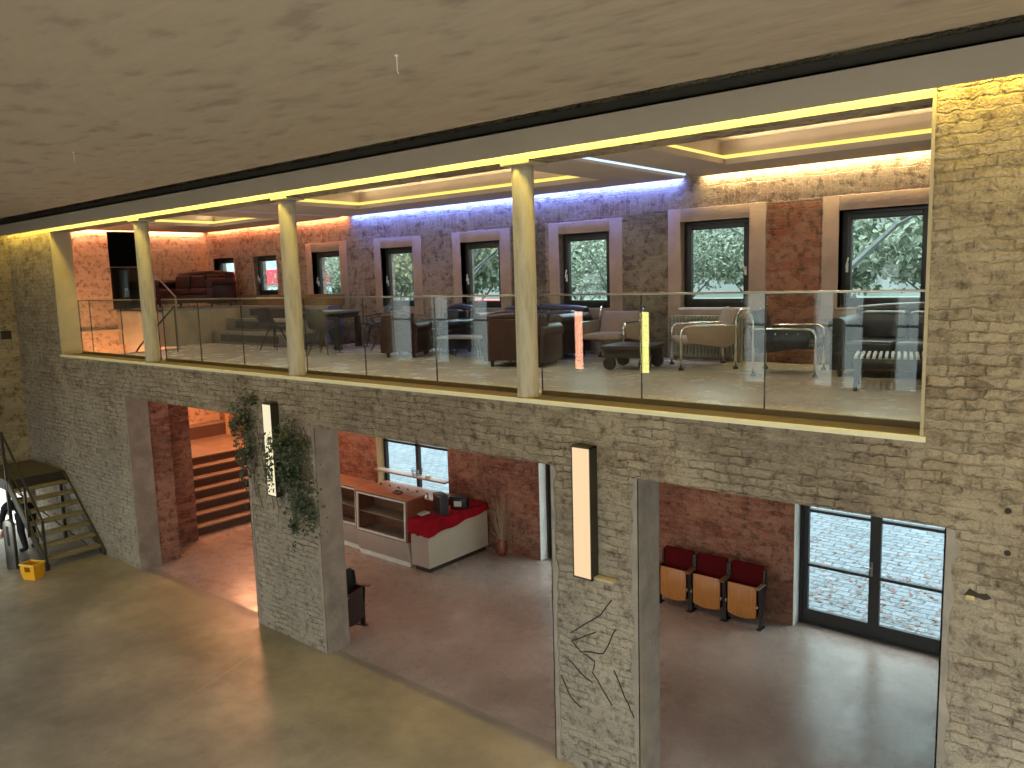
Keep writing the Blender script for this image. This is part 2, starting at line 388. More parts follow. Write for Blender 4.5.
# ------------------------------------------------------------------ room shell
def wall_grid(mb, u, zs, holes, y0, y1, swap=False):
    """wall between planes y0 and y1 with rectangular holes; u and zs get all cut positions"""
    us = sorted(set(u+[h[0] for h in holes]+[h[1] for h in holes])); zz = sorted(set(zs+[h[2] for h in holes]+[h[3] for h in holes]))
    def inhole(a, b): return any(h[0] < a < h[1] and h[2] < b < h[3] for h in holes)
    def P(a, y, z): return (y, a, z) if swap else (a, y, z)
    nu, nz = len(us)-1, len(zz)-1
    S_ = [[not inhole((us[i]+us[i+1])/2, (zz[j]+zz[j+1])/2) for j in range(nz)] for i in range(nu)]
    for i in range(nu):
        for j in range(nz):
            if not S_[i][j]: continue
            a, b, c, d = us[i], us[i+1], zz[j], zz[j+1]
            mb.quad(P(a, y0, c), P(b, y0, c), P(b, y0, d), P(a, y0, d)); mb.quad(P(a, y1, c), P(a, y1, d), P(b, y1, d), P(b, y1, c))
            if i == 0 or not S_[i-1][j]: mb.quad(P(a, y0, c), P(a, y0, d), P(a, y1, d), P(a, y1, c))
            if i == nu-1 or not S_[i+1][j]: mb.quad(P(b, y0, c), P(b, y1, c), P(b, y1, d), P(b, y0, d))
            if j == 0 or not S_[i][j-1]: mb.quad(P(a, y0, c), P(a, y1, c), P(b, y1, c), P(b, y0, c))
            if j == nz-1 or not S_[i][j+1]: mb.quad(P(a, y0, d), P(b, y0, d), P(b, y1, d), P(a, y1, d))
    bmesh.ops.remove_doubles(mb.bm, verts=mb.bm.verts, dist=1e-5)
    return mb
XA, XB, ZS, ZT, ZL, YT = -16.78, -1.38, 3.83, 6.20, 3.18, .36
AR = [(-14.18, -10.38), (-8.71, -4.78), (-3.77, -1.20)]
XL = -19.25; YB = 4.6; ZF = 3.78
fr_holes = [(XA, XB, ZS-.02, ZT)]+[(a, b, -.3, ZL) for a, b in AR]
struct('wall_front', wall_grid(MB(), [XL-.4, 3.6], [-.3, 7.0], fr_holes, 0, YT), 'brick_hall')
low_holes = [(-12.98, -10.85, .72, 2.1), (-8.58, -7.1, -.3, 2.3), (-4.0, -1.95, -.3, 2.3)]
struct('wall_back', wall_grid(MB(), [XL-.4, 3.6], [-.3, 3.5], low_holes, YB, YB+.34), 'brick_red')
wh = [(a, b, c, d) for a, b, c, d in WIN]
struct('wall_back_upper', wall_grid(MB(), [XL-.4, 3.6], [3.5, 7.0], wh, YB, YB+.34), 'brick_gallery')
# left wall: dark opening on the gallery, bright doorway in the hall
mb = wall_grid(MB(), [YT, YB], [-.3, 7.0], [(2.14, 3.05, 4.60, 6.42)], XL, XL-.3, True)
struct('wall_left_gallery', mb, 'brick_pink')
mb = wall_grid(MB(), [-7.6, 0.0], [-.3, 7.0], [(-2.6, -.12, -.3, 1.36)], -19.05, -19.35, True)
struct('wall_left', mb, 'brick_side')
struct('wall_right', wall_grid(MB(), [-7.6, 5.0], [-.3, 7.0], [(-5.8, -1.4, 1.2, 5.2)], 3.4, 3.6, True), 'brick_side')
w = sroot('window_40', (3.42, -3.6, 3.2)); f = MB()  # added unseen window framing the fill lamp on the right
for y in (-2.2, -.75, .7, 2.15): f.box(-.03, .03, y, y+.05, -2, 2)
for z in (-2, -.02, 1.95): f.box(-.03, .03, -2.2, 2.2, z, z+.05)
f.build('window_frame', 'white_paint', w)
# opposite wall of the hall: OW windows mirrored in the glass, the others added for light
struct('wall_opposite', wall_grid(MB(), [XL-.4, 3.6], [-.3, 7.0], [(a, b, 2.96, 5.2) for a, b in OW]+[(a, b, 2.75, 5.2) for a, b in OWB]+[(a, b, .3, 2.5) for a, b in OWL], -7.25, -7.6), 'brick_side')
for i, (a, b) in enumerate(OW+OWB+OWL):
    hh = 1.12 if i < len(OW) else 1.22 if i < len(OW+OWB) else 1.1
    w = sroot('window_%d' % (20+i), ((a+b)/2, -7.4, 5.2-hh if i < len(OW+OWB) else 1.4)); h_ = (b-a)/2
    f = MB()
    for s_ in (-1, 1): f.box(s_*h_-.025, s_*h_+.025, -.03, .03, -hh, hh)
    f.box(-h_, h_, -.03, .03, -hh, -hh+.05); f.box(-h_, h_, -.03, .03, hh-.05, hh); f.box(-h_, h_, -.02, .02, -.02, .02)
    f.build('window_frame', 'white_paint', w)
    MB().box(-h_, h_, -.004, .004, -hh+.05, hh-.05).build('pane', 'glass', w)
# floors and ceilings
struct('floor', MB().box(XL-.3, 3.5, -7.4, .2, -.3, 0), 'floor_hall')
struct('floor_lower', MB().box(XL-.3, 3.5, .2, YB+.35, -.3, 0), 'floor_lower')
g = MB()   # gallery slab with the stairwell opening
g.box(XL, 3.4, 2.35, YB, 3.42, ZF); g.box(-16.2, 3.4, YT, 2.35, 3.42, ZF)
struct('floor_gallery', g, 'floor_gallery')
struct('ceiling', MB().box(XL-.3, 3.5, -7.5, -.40, 6.53, 6.8), 'ceiling')
struct('ceiling_gallery', MB().box(XL, 3.4, YT-.1, YB, 6.74, 6.9), 'ceiling_white')
# cornice: hollow box hiding the LED line
c = MB(); c.box(XL+.05, 3.4, -.165, -.145, 6.235, 6.47); c.box(XL+.05, 3.4, -.165, -.002, 6.455, 6.47)
struct('trim_1', c, 'fascia')
c = MB(); c.box(XL+.05, 3.4, -.12, -.10, 6.47, 6.56)
struct('trim_2', c, 'dark_steel')
struct('trim_3', MB().box(XL+.05, 3.4, -.42, 0, 6.80, 6.84), 'dark_gap')  # closes the gap over the cornice, its shadow put into the colour
struct('trim_45', MB().box(XA, XB, -.012, -.001, ZT, 6.56), 'plaster_smooth')
# sill board of the gallery opening; front edge with its light painted in
struct('trim_4', MB().box(XA, XB, .0, .40, ZS-.02, ZS), 'sill_wood')
struct('trim_5', MB().box(XA-.03, XB+.02, -.03, .015, ZS-.035, ZS+.004), 'edge_lit')
# plastered jambs of the opening and the arches
struct('trim_6', MB().box(XA-.002, XA+.02, -.01, YT+.01, ZS, ZT), 'plaster_cream')
struct('trim_7', MB().box(XB-.02, XB+.002, -.01, YT+.01, ZS, ZT), 'plaster_cream')
n = 8
for x in [AR[0][0], AR[0][1], AR[1][0], AR[1][1], AR[2][0], AR[2][1]]:
    s_ = 1 if x in (AR[0][0], AR[1][0], AR[2][0]) else -1
    j = MB(); rnd = random.Random(x)
    # ragged plaster coat: the jamb face and a narrow irregular return on the wall front
    pts = []; N_ = 40
    for i in range(N_+1):
        z = ZL*i/N_; pts.append((x-s_*(.035+.05*abs(rnd.gauss(0, .5))), z))
    poly = [(x+s_*.012, 0), (x+s_*.012, ZL)]+pts[::-1]
    j.prism(poly, 'y', -.012, -.001) if False else None
    for i in range(N_):
        (xa, za), (xb, zb) = pts[i], pts[i+1]
        j.quad((x+s_*.012, -.012, za), (xa, -.012, za), (xb, -.012, zb), (x+s_*.012, -.012, zb))
        j.quad((xa, -.012, za), (xa, .002, za), (xb, .002, zb), (xb, -.012, zb))
    j.box(min(x, x+s_*.012), max(x, x+s_*.012), -.012, YT+.01, 0, ZL)
    n += 1; struct('trim_%d' % n, j, 'plaster_grey')
# brick flank wall beside the stair and the stair's far side
struct('wall_stair', MB().box(-15.35, -14.20, YT, .75, 0, 3.42).box(-15.35, -14.95, .75, 1.52, 0, 3.42), 'brick_red')

# ------------------------------------------------------------------ gallery windows
for i, (x0, x1, z0, z1) in enumerate(WIN):
    w = sroot('window_%d' % (i+1), ((x0+x1)/2, YB+.12, (z0+z1)/2)); hx, hz = (x1-x0)/2, (z1-z0)/2
    f = MB(); t = .075
    for s_ in (-1, 1):
        f.box(min(s_*hx, s_*(hx-t)), max(s_*hx, s_*(hx-t)), 0, .08, -hz, hz); f.box(-hx+t, hx-t, 0, .08, min(s_*hz, s_*(hz-t)), max(s_*hz, s_*(hz-t)))
    hx2, hz2 = hx-.05, hz-.05
    for s_ in (-1, 1):
        f.box(min(s_*hx2, s_*(hx2-t)), max(s_*hx2, s_*(hx2-t)), -.03, .05, -hz2, hz2); f.box(-hx2+t, hx2-t, -.03, .05, min(s_*hz2, s_*(hz2-t)), max(s_*hz2, s_*(hz2-t)))
    f.build('window_frame', 'black_frame', w, bevel=.006)
    MB().box(-hx2+t, hx2-t, .01, .03, -hz2+t, hz2-t).build('pane', 'glass', w)
    side = 1 if i == 6 else -1
    hd = MB(); hxp = side*(hx2-t/2); hd.box(hxp-.015, hxp+.015, -.045, -.03, -.17, -.05); hd.tube([(hxp, -.04, -.10), (hxp, -.08, -.10), (hxp-side*.02, -.085, -.02), (hxp-side*.03, -.085, .02)], .012)
    hd.build('handle', 'white_strip', w, smooth=False)
    # reveal lining and smooth surround
    lin = MB()
    for s_ in (-1, 1): lin.box(min(s_*hx, s_*(hx+.012)), max(s_*hx, s_*(hx+.012)), -.135, 0, -hz-.012, hz+.012)
    lin.box(-hx, hx, -.135, 0, hz, hz+.012)
    lin.build('reveal', 'plaster', w)
    MB().box(-hx-.02, hx+.02, -.15, 0, -hz-.03, -hz).build('window_sill', 'fascia' if i != 6 else 'white_paint', w, bevel=.004)
    if i >= 2:
        sr = MB(); a, b, cc, d = -hx-.21, hx+.24, -hz-.15, hz+.19; y = -.132
        sr.box(a, -hx, y, -.11, cc, d); sr.box(hx, b, y, -.11, cc, d); sr.box(-hx, hx, y, -.11, hz, d); sr.box(-hx, hx, y, -.11, cc, -hz)
        sr.build('window_surround', 'plaster', w, bevel=.008)
# redder pier between the two right windows, toned down pilaster patches
struct('wall_pier', MB().box(-4.45, -3.72, YB-.012, YB, 3.8, 5.98), 'brick_pier')
struct('wall_pier_left', MB().box(-9.06, -8.32, YB-.010, YB, 3.8, 5.95).box(-6.80, -6.0, YB-.010, YB, 3.8, 6.0), brick('brick_old', '6c5a4a', '5b4a3e', '7a6b58', '9a8b72', .7, '4e443a', .7, bw=.24, bh=.06))

# ------------------------------------------------------------------ gallery soffits with LED lines
bays = [(-19.17, -13.62, -17.15, -14.6), (-13.36, -5.68, -11.95, -6.55), (-5.40, 3.3, -4.62, -.6)]
for i, (a, b, ia, ib) in enumerate(bays):
    r = MB(); y0, y1, iy0, iy1 = YT+.02, YB-.09, 1.1, 3.62; z0, z1 = 6.43, 6.50
    r.box(a, b, y0, iy0, z0, z1); r.box(a, b, iy1, y1, z0, z1); r.box(a, ia, iy0, iy1, z0, z1); r.box(ib, b, iy0, iy1, z0, z1)
    # cove walls rising to the ceiling
    for q in ((a, a+.02, y0, y1), (b-.02, b, y0, y1), (a, b, y1-.02, y1), (a, b, y0, y0+.02)): r.box(q[0], q[1], q[2], q[3], z1, 6.74)
    for q in ((ia-.14, ia-.12, iy0-.1, iy1+.12), (ib+.12, ib+.14, iy0-.1, iy1+.12), (ia-.14, ib+.14, iy1+.12, iy1+.14)): r.box(q[0], q[1], q[2], q[3], z1, 6.74)
    struct('trim_%d' % (20+i), r, 'ceiling_white')
    L = MB(); L.box(ia-.11, ib+.11, iy1+.08, iy1+.115, z1+.01, z1+.06); L.box(ia-.11, ia-.075, iy0, iy1+.08, z1+.01, z1+.06)
    L.build('led_strip', 'led_yellow'); o = bpy.data.objects['led_strip' if i == 0 else 'led_strip.%03d' % i]
    tag(o, ['yellow light line in the ceiling recess over the red sofa and tiers', 'long yellow light line in the ceiling recess over the armchairs', 'yellow light line in the ceiling recess over the black leather sofa'][i], 'light strip', 'cove light lines')
for nm, x0, x1, y0, y1, mt, lab in (
        ('led_strip', -19.1, -13.5, YB-.075, YB-.03, 'led_pink', 'orange light line along the wall top over the first three windows'),
        ('led_strip', -13.3, -5.70, YB-.075, YB-.03, 'led_blue', 'blue light line along the wall top of the middle bay'),
        ('led_strip', -5.38, 3.2, YB-.075, YB-.03, 'led_warm', 'warm white light line along the wall top over the last two windows'),
        ('led_strip', -19.23, -19.19, .6, 4.5, 'led_pink', 'pink light line along the top of the gallery end wall'),
        ('led_strip', -5.675, -5.64, .6, 4.5, 'led_cool', 'cool white light line across the ceiling beside the warm one'),
        ('led_strip', -5.44, -5.405, .6, 4.5, 'led_warm', 'warm light line across the ceiling beside the cool one'),
        ('led_strip', -13.615, -13.585, .6, 4.5, 'led_cool', 'cool white light line across the ceiling between orange and blue bays')):
    z = 6.47
    tag(MB().box(x0, x1, y0, y1, z, z+.02).build(nm, mt), lab, 'light strip', 'ceiling edge light lines')

for i, x in enumerate(SPOTS):  # housings of the added fill spots
    t = thing('fill_downlight', ['first', 'second', 'third', 'fourth', 'fifth', 'sixth', 'seventh', 'eighth', 'ninth'][i]+' added unseen ceiling fill lamp in the front soffit, counted from the end wall', 'fill_downlight', (x, .78, 6.43), 0, 'added fill lamps of the gallery front soffit')
    MB().lathe([(.05, -.012), (.055, -.012), (.055, 0), (.03, 0), (.03, -.004), (.05, -.004)], seg=16).build('ring', 'dark_steel', t)
# ------------------------------------------------------------------ columns
for x, lab in ((-13.29, 'round concrete column nearest the stairwell corner of the gallery'), (-9.17, 'round concrete column in front of the dark dining table'), (-5.14, 'round concrete column in front of the brown wingback armchair')):
    t = thing('column', lab, 'column', (x, .115, ZS))
    MB().lathe([(.116, 0), (.116, .02), (.112, .05), (.112, 2.26), (.112, 2.335)], seg=32).build('shaft', 'column', t, smooth=True)
    MB().box(-.18, .18, -.13, .16, 2.335, 2.367).build('cap_plate', 'plaster_cream', t, bevel=.004)
    t['group'] = 'round columns of the gallery opening'

# ------------------------------------------------------------------ glass balustrades
BAL = [([-16.60, -16.10, -14.79, -13.41], 'glass balustrade above the stairwell at the far end of the gallery'),
       ([-13.22, -12.05, -10.80, -9.32], 'glass balustrade in front of the grey seating tiers'),
       ([-9.22, -7.97, -6.68, -5.42], 'glass balustrade in front of the dark dining table'),
       ([-5.11, -3.91, -2.70, -1.46], 'glass balustrade in front of the tubular armchairs and black sofa')]
for xs, lab in BAL:
    t = thing('glass_balustrade', lab, 'balustrade', (xs[0], .32, ZS), 0, 'glass balustrades of the gallery')
    x0 = xs[0]; w = xs[-1]-x0
    MB().box(0, w, -.02, .02, 0, .05).build('base_channel', 'sill_wood', t)
    for a, b in zip(xs, xs[1:]):
        p = MB().box(a-x0+.006, b-x0-.006, -.006, .006, .045, 1.035).build('glass_panel', 'glass', t)
    for a in xs[:-1]+[xs[-1]]:
        MB().box(a-x0-.004, a-x0+.004, -.008, .008, .045, 1.035).build('joint', 'dark_steel', t)
    MB().box(0, w, -.014, .014, 1.035, 1.055).build('top_rail', 'steel', t, bevel=.004)

# ------------------------------------------------------------------ sconces
def sconce(loc, rz, lab, face, hgt=1.32):
    t = thing('wall_lamp', lab, 'wall lamp', loc, rz)
    b = MB(); b.box(-.11, .11, -.12, -.0, 0, .015); b.box(-.11, .11, -.12, 0, hgt-.015, hgt); b.box(-.11, -.10, -.12, 0, 0, hgt); b.box(.10, .11, -.12, 0, 0, hgt); b.box(-.10, .10, -.02, 0, 0, hgt)
    b.build('housing', 'dark_steel', t)
    MB().box(-.098, .098, -.116, -.10, .017, hgt-.017).build('diffuser', face, t)
    return t
sconce((-9.62, -.002, 2.12), 0, 'tall glowing box lamp overgrown with ivy on the brick pillar', 'lamp_face_pale')
sconce((-4.33, -.002, 2.12), 0, 'tall glowing box lamp on the bare brick pillar above the dark painted lines', 'lamp_face')
sconce((-9.90, -7.248, 3.06), PI, 'pink glowing lamp on the opposite wall mirrored in the gallery glass', 'lamp_face_pink', 1.27)
sconce((-8.28, -7.248, 3.06), PI, 'yellow glowing lamp on the opposite wall mirrored in the gallery glass', 'lamp_face_yellow', 1.27)

# ------------------------------------------------------------------ radiators
def radiator(loc, n, h, lab):
    t = thing('radiator', lab, 'radiator', loc, 0, 'ribbed radiators under the gallery windows')
    for i in range(n):
        MB().tube([(i*.055, -.045, .06), (i*.055, -.045, h), ], .015, 6).tube([(i*.055, .045, .06), (i*.055, .045, h)], .015, 6).box(i*.055-.022, i*.055+.022, -.065, .065, h-.02, h+.02).box(i*.055-.022, i*.055+.022, -.065, .065, .06, .10).build('rib', 'radiator', t)
    MB().tube([(-.03, 0, h-.01), (-.09, 0, h-.01), (-.09, 0, .0)], .013).build('pipe', 'radiator', t)
    for s_ in (0, n-1): MB().box(s_*.055-.02, s_*.055+.02, -.05, .05, 0, .07).build('foot', 'radiator', t)
radiator((-10.35, YB-.13, ZF), 19, .66, 'ribbed radiator under the window behind the hairpin table')
radiator((-5.82, YB-.13, ZF), 20, .64, 'ribbed radiator behind the beige tubular armchair')
radiator((-3.10, YB-.13, ZF), 14, .62, 'ribbed radiator behind the black leather sofa')

# ------------------------------------------------------------------ dining table and shell chairs
t = thing('dining_table', 'dark square dining table with thick legs between four shell chairs', 'table', (-13.05, 3.62, ZF), math.radians(22))
MB().box(-.48, .48, -.50, .50, .70, .745).build('table_top', wood('grey_top', '5a4e46', '75685e'), t, bevel=.006)
MB().box(-.42, .42, -.44, .44, .60, .70).build('apron', 'dark_wood', t)
for sx_ in (-1, 1):
    for sy_ in (-1, 1):
        MB().box(sx_*.41-.05, sx_*.41+.05, sy_*.41-.05, sy_*.41+.05, 0, .62).box(sx_*.41-.06, sx_*.41+.06, sy_*.41-.06, sy_*.41+.06, 0, .07).build('leg', 'dark_wood', t, bevel=.006)
MB().box(-.40, .40, -.03, .03, .09, .13).box(-.43, -.39, -.42, .42, .09, .13).box(.39, .43, -.42, .42, .09, .13).build('stretcher', 'dark_wood', t)
def shell_chair(loc, rz, lab, mat='grey_fabric'):
    """front of the chair looks along its +x"""
    t = thing('shell_chair', lab, 'chair', loc, rz, 'shell chairs around the dark dining table')
    b = MB(); bm = b.bm; rows = []
    prof = [(.24, .44), (.18, .455), (0, .43), (-.16, .44), (-.23, .52), (-.27, .66), (-.31, .84)]
    wid = [.20, .22, .23, .22, .22, .21, .17]
    for (x, z), w_ in zip(prof, wid):
        row = []
        for i in range(7):
            v = -1+i/3; lift = .045*v*v if x > -.2 else 0; fwd = .05*v*v if x < -.1 else 0
            row.append(bm.verts.new((x+fwd, v*w_, z+lift)))
        rows.append(row)
    for r0, r1 in zip(rows, rows[1:]):
        for i in range(6): bm.faces.new((r0[i], r0[i+1], r1[i+1], r1[i]))
    o = b.build('seat_shell', mat, t, smooth=True)
    so = o.modifiers.new('s', 'SOLIDIFY'); so.thickness = .035; so.offset = 0; sb = o.modifiers.new('u', 'SUBSURF'); sb.levels = 1; sb.render_levels = 1
    for s_ in (-1, 1):
        for q in (-1, 1): MB().tube([(q*.08, s_*.07, .42), (q*.22, s_*.21, 0)], [.016, .011]).build('leg', 'dark_steel', t)
        MB().tube([(-.26, s_*.21, .64), (-.05, s_*.25, .655), (.12, s_*.25, .63), (.10, s_*.22, .46)], .014).build('armrest', 'black_plastic', t)
    return t
shell_chair((-13.95, 2.95, ZF), math.radians(15), 'dark shell chair at the left side of the dining table facing it')
shell_chair((-12.08, 2.74, ZF), math.radians(112), 'dark shell chair with its back to the balustrade in front of the table')
shell_chair((-11.45, 3.72, ZF), math.radians(190), 'dark shell chair in profile at the right side of the dining table')
shell_chair((-12.30, 4.16, ZF), math.radians(-140), 'dark shell chair on the window side of the dining table')

# ------------------------------------------------------------------ upholstered seats (front looks along -y)
def cushion(mb_dims, name, mat, par, bev=.05, tilt=None):
    x0, x1, y0, y1, z0, z1 = mb_dims
    b = MB()
    if tilt: # lean the top back
        b.box(x0, x1, y0, y1, z0, z1)
        for v in b.bm.verts:
            if v.co.z > (z0+z1)/2: v.co.y += tilt
    else: b.box(*mb_dims)
    return b.build(name, mat, par, bevel=bev, segs=4)
def rolled(par, x, y0, y1, z, r, mat, name='arm', base=.08):
    w_ = .8*r
    b = MB(); b.box(x-w_, x+w_, y0+.02, y1, base, z); 
    b.tube([(x, y0, z), (x, y0+.015, z), (x, y1, z)], r, 14)
    return b.build(name, mat, par, bevel=.012, smooth=False)
def leather_sofa(loc, rz, lab, mat, w=2.0, back=.82, d=.86, arm=.60, cat='sofa', name='sofa', group=None, nc=3, foot='dark_wood', wing=False):
    t = thing(name, lab, cat, loc, rz, group); h = w/2
    cushion((-h+.08, h-.08, -d/2+.03, d/2-.05, .10, .30), 'base', mat, t, .03)
    nw = (w-.40)/nc
    for i in range(nc):
        cushion((-h+.20+i*nw+.005, -h+.20+(i+1)*nw-.005, -d/2, d/2-.22, .30, .44), 'seat_cushion', mat, t, .045)
        cushion((-h+.20+i*nw+.004, -h+.20+(i+1)*nw-.004, d/2-.34, d/2-.16, .42, back-.04), 'back_cushion', mat, t, .06, .05)
    b = MB(); b.box(-h+.10, h-.10, d/2-.18, d/2, .10, back-.06)
    for v in b.bm.verts:
        if v.co.z > .4: v.co.y += .06
    # gently arched top roll
    pts = []; rr = []
    for i in range(13):
        u = -1+i/6; pts.append((u*(h-.10), d/2-.03, back-.06+.05*(1-u*u))); rr.append(.07)
    b.tube(pts, rr, 12); b.build('backrest', mat, t, bevel=.012)
    for s_ in (-1, 1):
        rolled(t, s_*(h-.12), -d/2+.02, d/2-.02, arm-.06, .11, mat)
        if wing:
            bb = MB(); x = s_*(h-.10)
            bb.prism([(d/2+.02, arm-.1), (d/2-.34, arm-.04), (d/2-.28, back-.12), (d/2-.14, back+.0), (d/2+.06, back+.02)], 'x', x-.05, x+.05)
            bb.build('wing', mat, t, bevel=.035, segs=3)
        for q in (-1, 1): MB().tube([(s_*(h-.14), q*(d/2-.10), .11), (s_*(h-.14), q*(d/2-.10), 0)], [.035, .022], 10).build('leg', foot, t)
    return t
leather_sofa((-2.20, 3.84, ZF), 0, 'black leather sofa under the last window behind the slatted table', 'black_leather', 2.05, .80, .90, .66)
leather_sofa((-8.22, 4.04, ZF), 0, 'dark chesterfield sofa against the wall behind the brown wingback armchair', 'dark_leather', 1.9, .78, .84, .66, name='chesterfield_sofa')
leather_sofa((-7.46, 2.9, ZF), math.radians(196), 'brown leather wingback armchair with its back to the balustrade', 'brown_leather', 1.02, .76, .84, .56, 'armchair', 'wingback_armchair', nc=1, wing=True)
leather_sofa((-10.22, 3.08, ZF), math.radians(205), 'brown leather armchair beside the shell chairs seen from behind', 'brown_leather', .74, .74, .72, .56, 'armchair', 'leather_armchair', nc=1)
leather_sofa((-10.0, 3.88, ZF), math.radians(-6), 'black leather armchair between the brown armchair and the radiator', 'black_leather', .82, .80, .72, .56, 'armchair', 'leather_armchair', nc=1)
leather_sofa((-18.2, 3.62, 4.601), math.radians(18), 'red brown leather sofa on the raised platform by the end window', 'red_leather', 1.85, .80, .86, .62, 'sofa', 'leather_sofa')

# ------------------------------------------------------------------ tubular canvas armchairs (front looks along -y)
def tube_chair(loc, rz, lab, canvas, side, back_h=.80, w=.74):
    t = thing('tubular_armchair', lab, 'armchair', loc, rz, 'chrome tubular armchairs'); h = w/2; d = .36
    cushion((-h+.05, h-.05, -d-.02, d-.08, .33, .42), 'seat', canvas, t, .04)
    b = MB(); b.box(-h+.05, h-.05, d-.16, d-.08, .36, back_h)
    for v in b.bm.verts:
        if v.co.z > .5: v.co.y += .14
    b.build('backrest', canvas, t, bevel=.035, segs=4)
    for s_ in (-1, 1):
        x = s_*h
        MB().tube([(x, -d, .03), (x, -d, .48)]+[(x, -d+.10-.10*math.cos(a), .48+.10*math.sin(a)) for a in (.4, .8, 1.2, PI/2)]+[(x, d-.02, .58), (x, d+.02, .56)], .016, 10).build('arm_tube', 'chrome', t, smooth=True)
        MB().tube([(x, d, .03), (x, d, .66), (x, d+.03, .74), (x, d+.08, .79)], .016, 10).build('rear_tube', 'chrome', t, smooth=True)
        MB().box(x-.028, x+.028, -d-.028, -d+.028, 0, .035).build('foot_cap', 'black_plastic', t)
        MB().box(x-.028, x+.028, d-.028, d+.028, 0, .035).build('foot_cap', 'black_plastic', t)
        b = MB(); b.prism([(-d+.12, .59), (d+.06, .60), (d+.0, .36), (d-.12, .28), (-d+.10, .36), (-d+.06, .5)], 'x', x-.012, x+.012)
        b.build('side_sling', side, t, bevel=.01)
        if canvas == 'black_leather':
            for q in range(4): o = MB().lathe([(.012, 0), (.008, .008)], seg=8).build('rivet', 'chrome', t); o.rotation_euler = (0, s_*PI/2, 0); o.location = (x+s_*.013, -d+.2+.13*q, .52)
    return t
tube_chair((-5.0, 3.76, ZF), math.radians(-52), 'beige canvas tubular armchair in front of the ribbed radiator', 'tan_canvas', 'beige_canvas')
tube_chair((-6.62, 3.98, ZF), math.radians(8), 'beige canvas tubular armchair facing the hall beside the chesterfield sofa', 'beige_canvas', 'beige_canvas', .73, w=.72)
tube_chair((-3.72, 3.55, ZF), math.radians(102), 'black tubular armchair with riveted side panel seen from its side', 'black_leather', 'black_leather', w=.80)

# ------------------------------------------------------------------ low tables
t = thing('trolley_table', 'dark industrial trolley coffee table on wheels between beige armchairs', 'table', (-5.74, 3.18, ZF), math.radians(12))
b = MB()
for i in range(6): b.box(-.34, .34, -.36+i*.12, -.36+i*.12+.115, .29, .335)
b.build('table_top', 'dark_wood', t, bevel=.004)
MB().box(-.32, .32, -.30, -.24, .17, .29).box(-.32, .32, .24, .30, .17, .29).build('frame', 'dark_steel', t)
for sx_ in (-1, 1):
    for sy_ in (-1, 1):
        wv = MB().lathe([(.04, -.03), (.085, -.028), (.09, 0), (.085, .028), (.04, .03)], seg=20).build('wheel', 'black_plastic', t, smooth=False)
        wv.rotation_euler = (PI/2, 0, 0); wv.location = (sx_*.25, sy_*.27, .091)
t = thing('hairpin_table', 'small low table with thin bent metal legs beside the brown armchairs', 'table', (-9.0, 3.28, ZF), math.radians(14))
MB().box(-.42, .42, -.26, .26, .33, .36).build('table_top', wood('greyed_top', '6f6860', '8e877d'), t, bevel=.004)
for sx_ in (-1, 1):
    for sy_ in (-1, 1): MB().tube([(sx_*.36, sy_*.2, .33), (sx_*.38, sy_*.23, .01), (sx_*.33, sy_*.22, .0), (sx_*.27, sy_*.2, .33)], .009, 6).build('leg', 'dark_steel', t)
t = thing('slatted_table', 'low coffee table with narrow slatted top before the black sofa', 'table', (-2.25, 2.75, ZF), math.radians(14))
b = MB()
for i in range(15): b.box(-.42+i*.058, -.42+i*.058+.03, -.30, .30, .345, .37)
b.build('slatted_top', plain('slat_grey', 'a8a39a', .4), t)
MB().box(-.43, .43, -.30, -.27, .30, .345).box(-.43, .43, .27, .30, .30, .345).box(-.43, -.40, -.27, .27, .30, .345).box(.40, .43, -.27, .27, .30, .345).build('frame', 'dark_steel', t)
for sx_ in (-1, 1):
    for sy_ in (-1, 1): MB().box(sx_*.40-.018, sx_*.40+.018, sy_*.27-.018, sy_*.27+.018, 0, .31).build('leg', 'dark_steel', t)

# ------------------------------------------------------------------ platform, tiers, their rails
p = MB(); p.box(XL+.002, -17.22, 2.2, 2.32, ZF-.0, 4.6)
struct('wall_platform', p, 'plaster_cream')
p = MB(); p.box(XL+.002, -17.22, 2.2, YB-.002, 4.56, 4.60); struct('floor_platform', p, 'tier')
struct('wall_platform_side', MB().box(-17.34, -17.22, 2.32, YB-.002, ZF+.001, 4.56), 'plaster_cream')
t = thing('seating_tiers', 'grey stepped seating tiers rising to the windows behind the glass', 'seating steps', (-17.20, 3.40, ZF+.001))
for i, (y, z) in enumerate(((0, .27), (.4, .54), (.8, .81))):
    MB().box(0, 3.36, y, 1.19, z-.27, z).build('step', 'tier', t, bevel=.008)
    MB().box(.4, 2.7, y-.006, y+.0, z-.22, z-.06).build('riser_panel', 'tier_dark', t)
tag(MB().box(-18.0, -13.75, YB-.06, YB-.003, 4.60, 4.84).build('wood_panelling', 'bench_wood'), 'low wood panelling on the wall above the grey seating tiers', 'panelling')
t = thing('stair_handrail', 'thin steel handrail sloping down beside the raised platform', 'handrail', (-16.12, 2.05, ZF))
MB().tube([(-1.15, .12, 1.66), (.02, 0, 1.10), (.03, 0, 0)], .016).build('rail', 'steel', t)
MB().tube([(-1.10, .12, .82), (-1.10, .12, 1.64)], .014).build('post', 'steel', t)
t = thing('stair_handrail', 'dark sloping handrail going down into the orange stairwell', 'handrail', (-15.6, 1.0, ZF))
MB().tube([(.0, .75, .92), (-1.2, .55, .1), (-1.9, .45, -.5)], .018).build('rail', 'dark_steel', t)
MB().tube([(.0, .75, 0), (.0, .75, .92)], .018).build('post', 'dark_steel', t)
tag(MB().box(-16.215, -16.19, YT+.02, 2.2, ZF-.4, ZF+.02).build('stairwell_edge', 'plaster_cream'), 'pale edge board of the stairwell opening in the gallery floor', 'edge board')
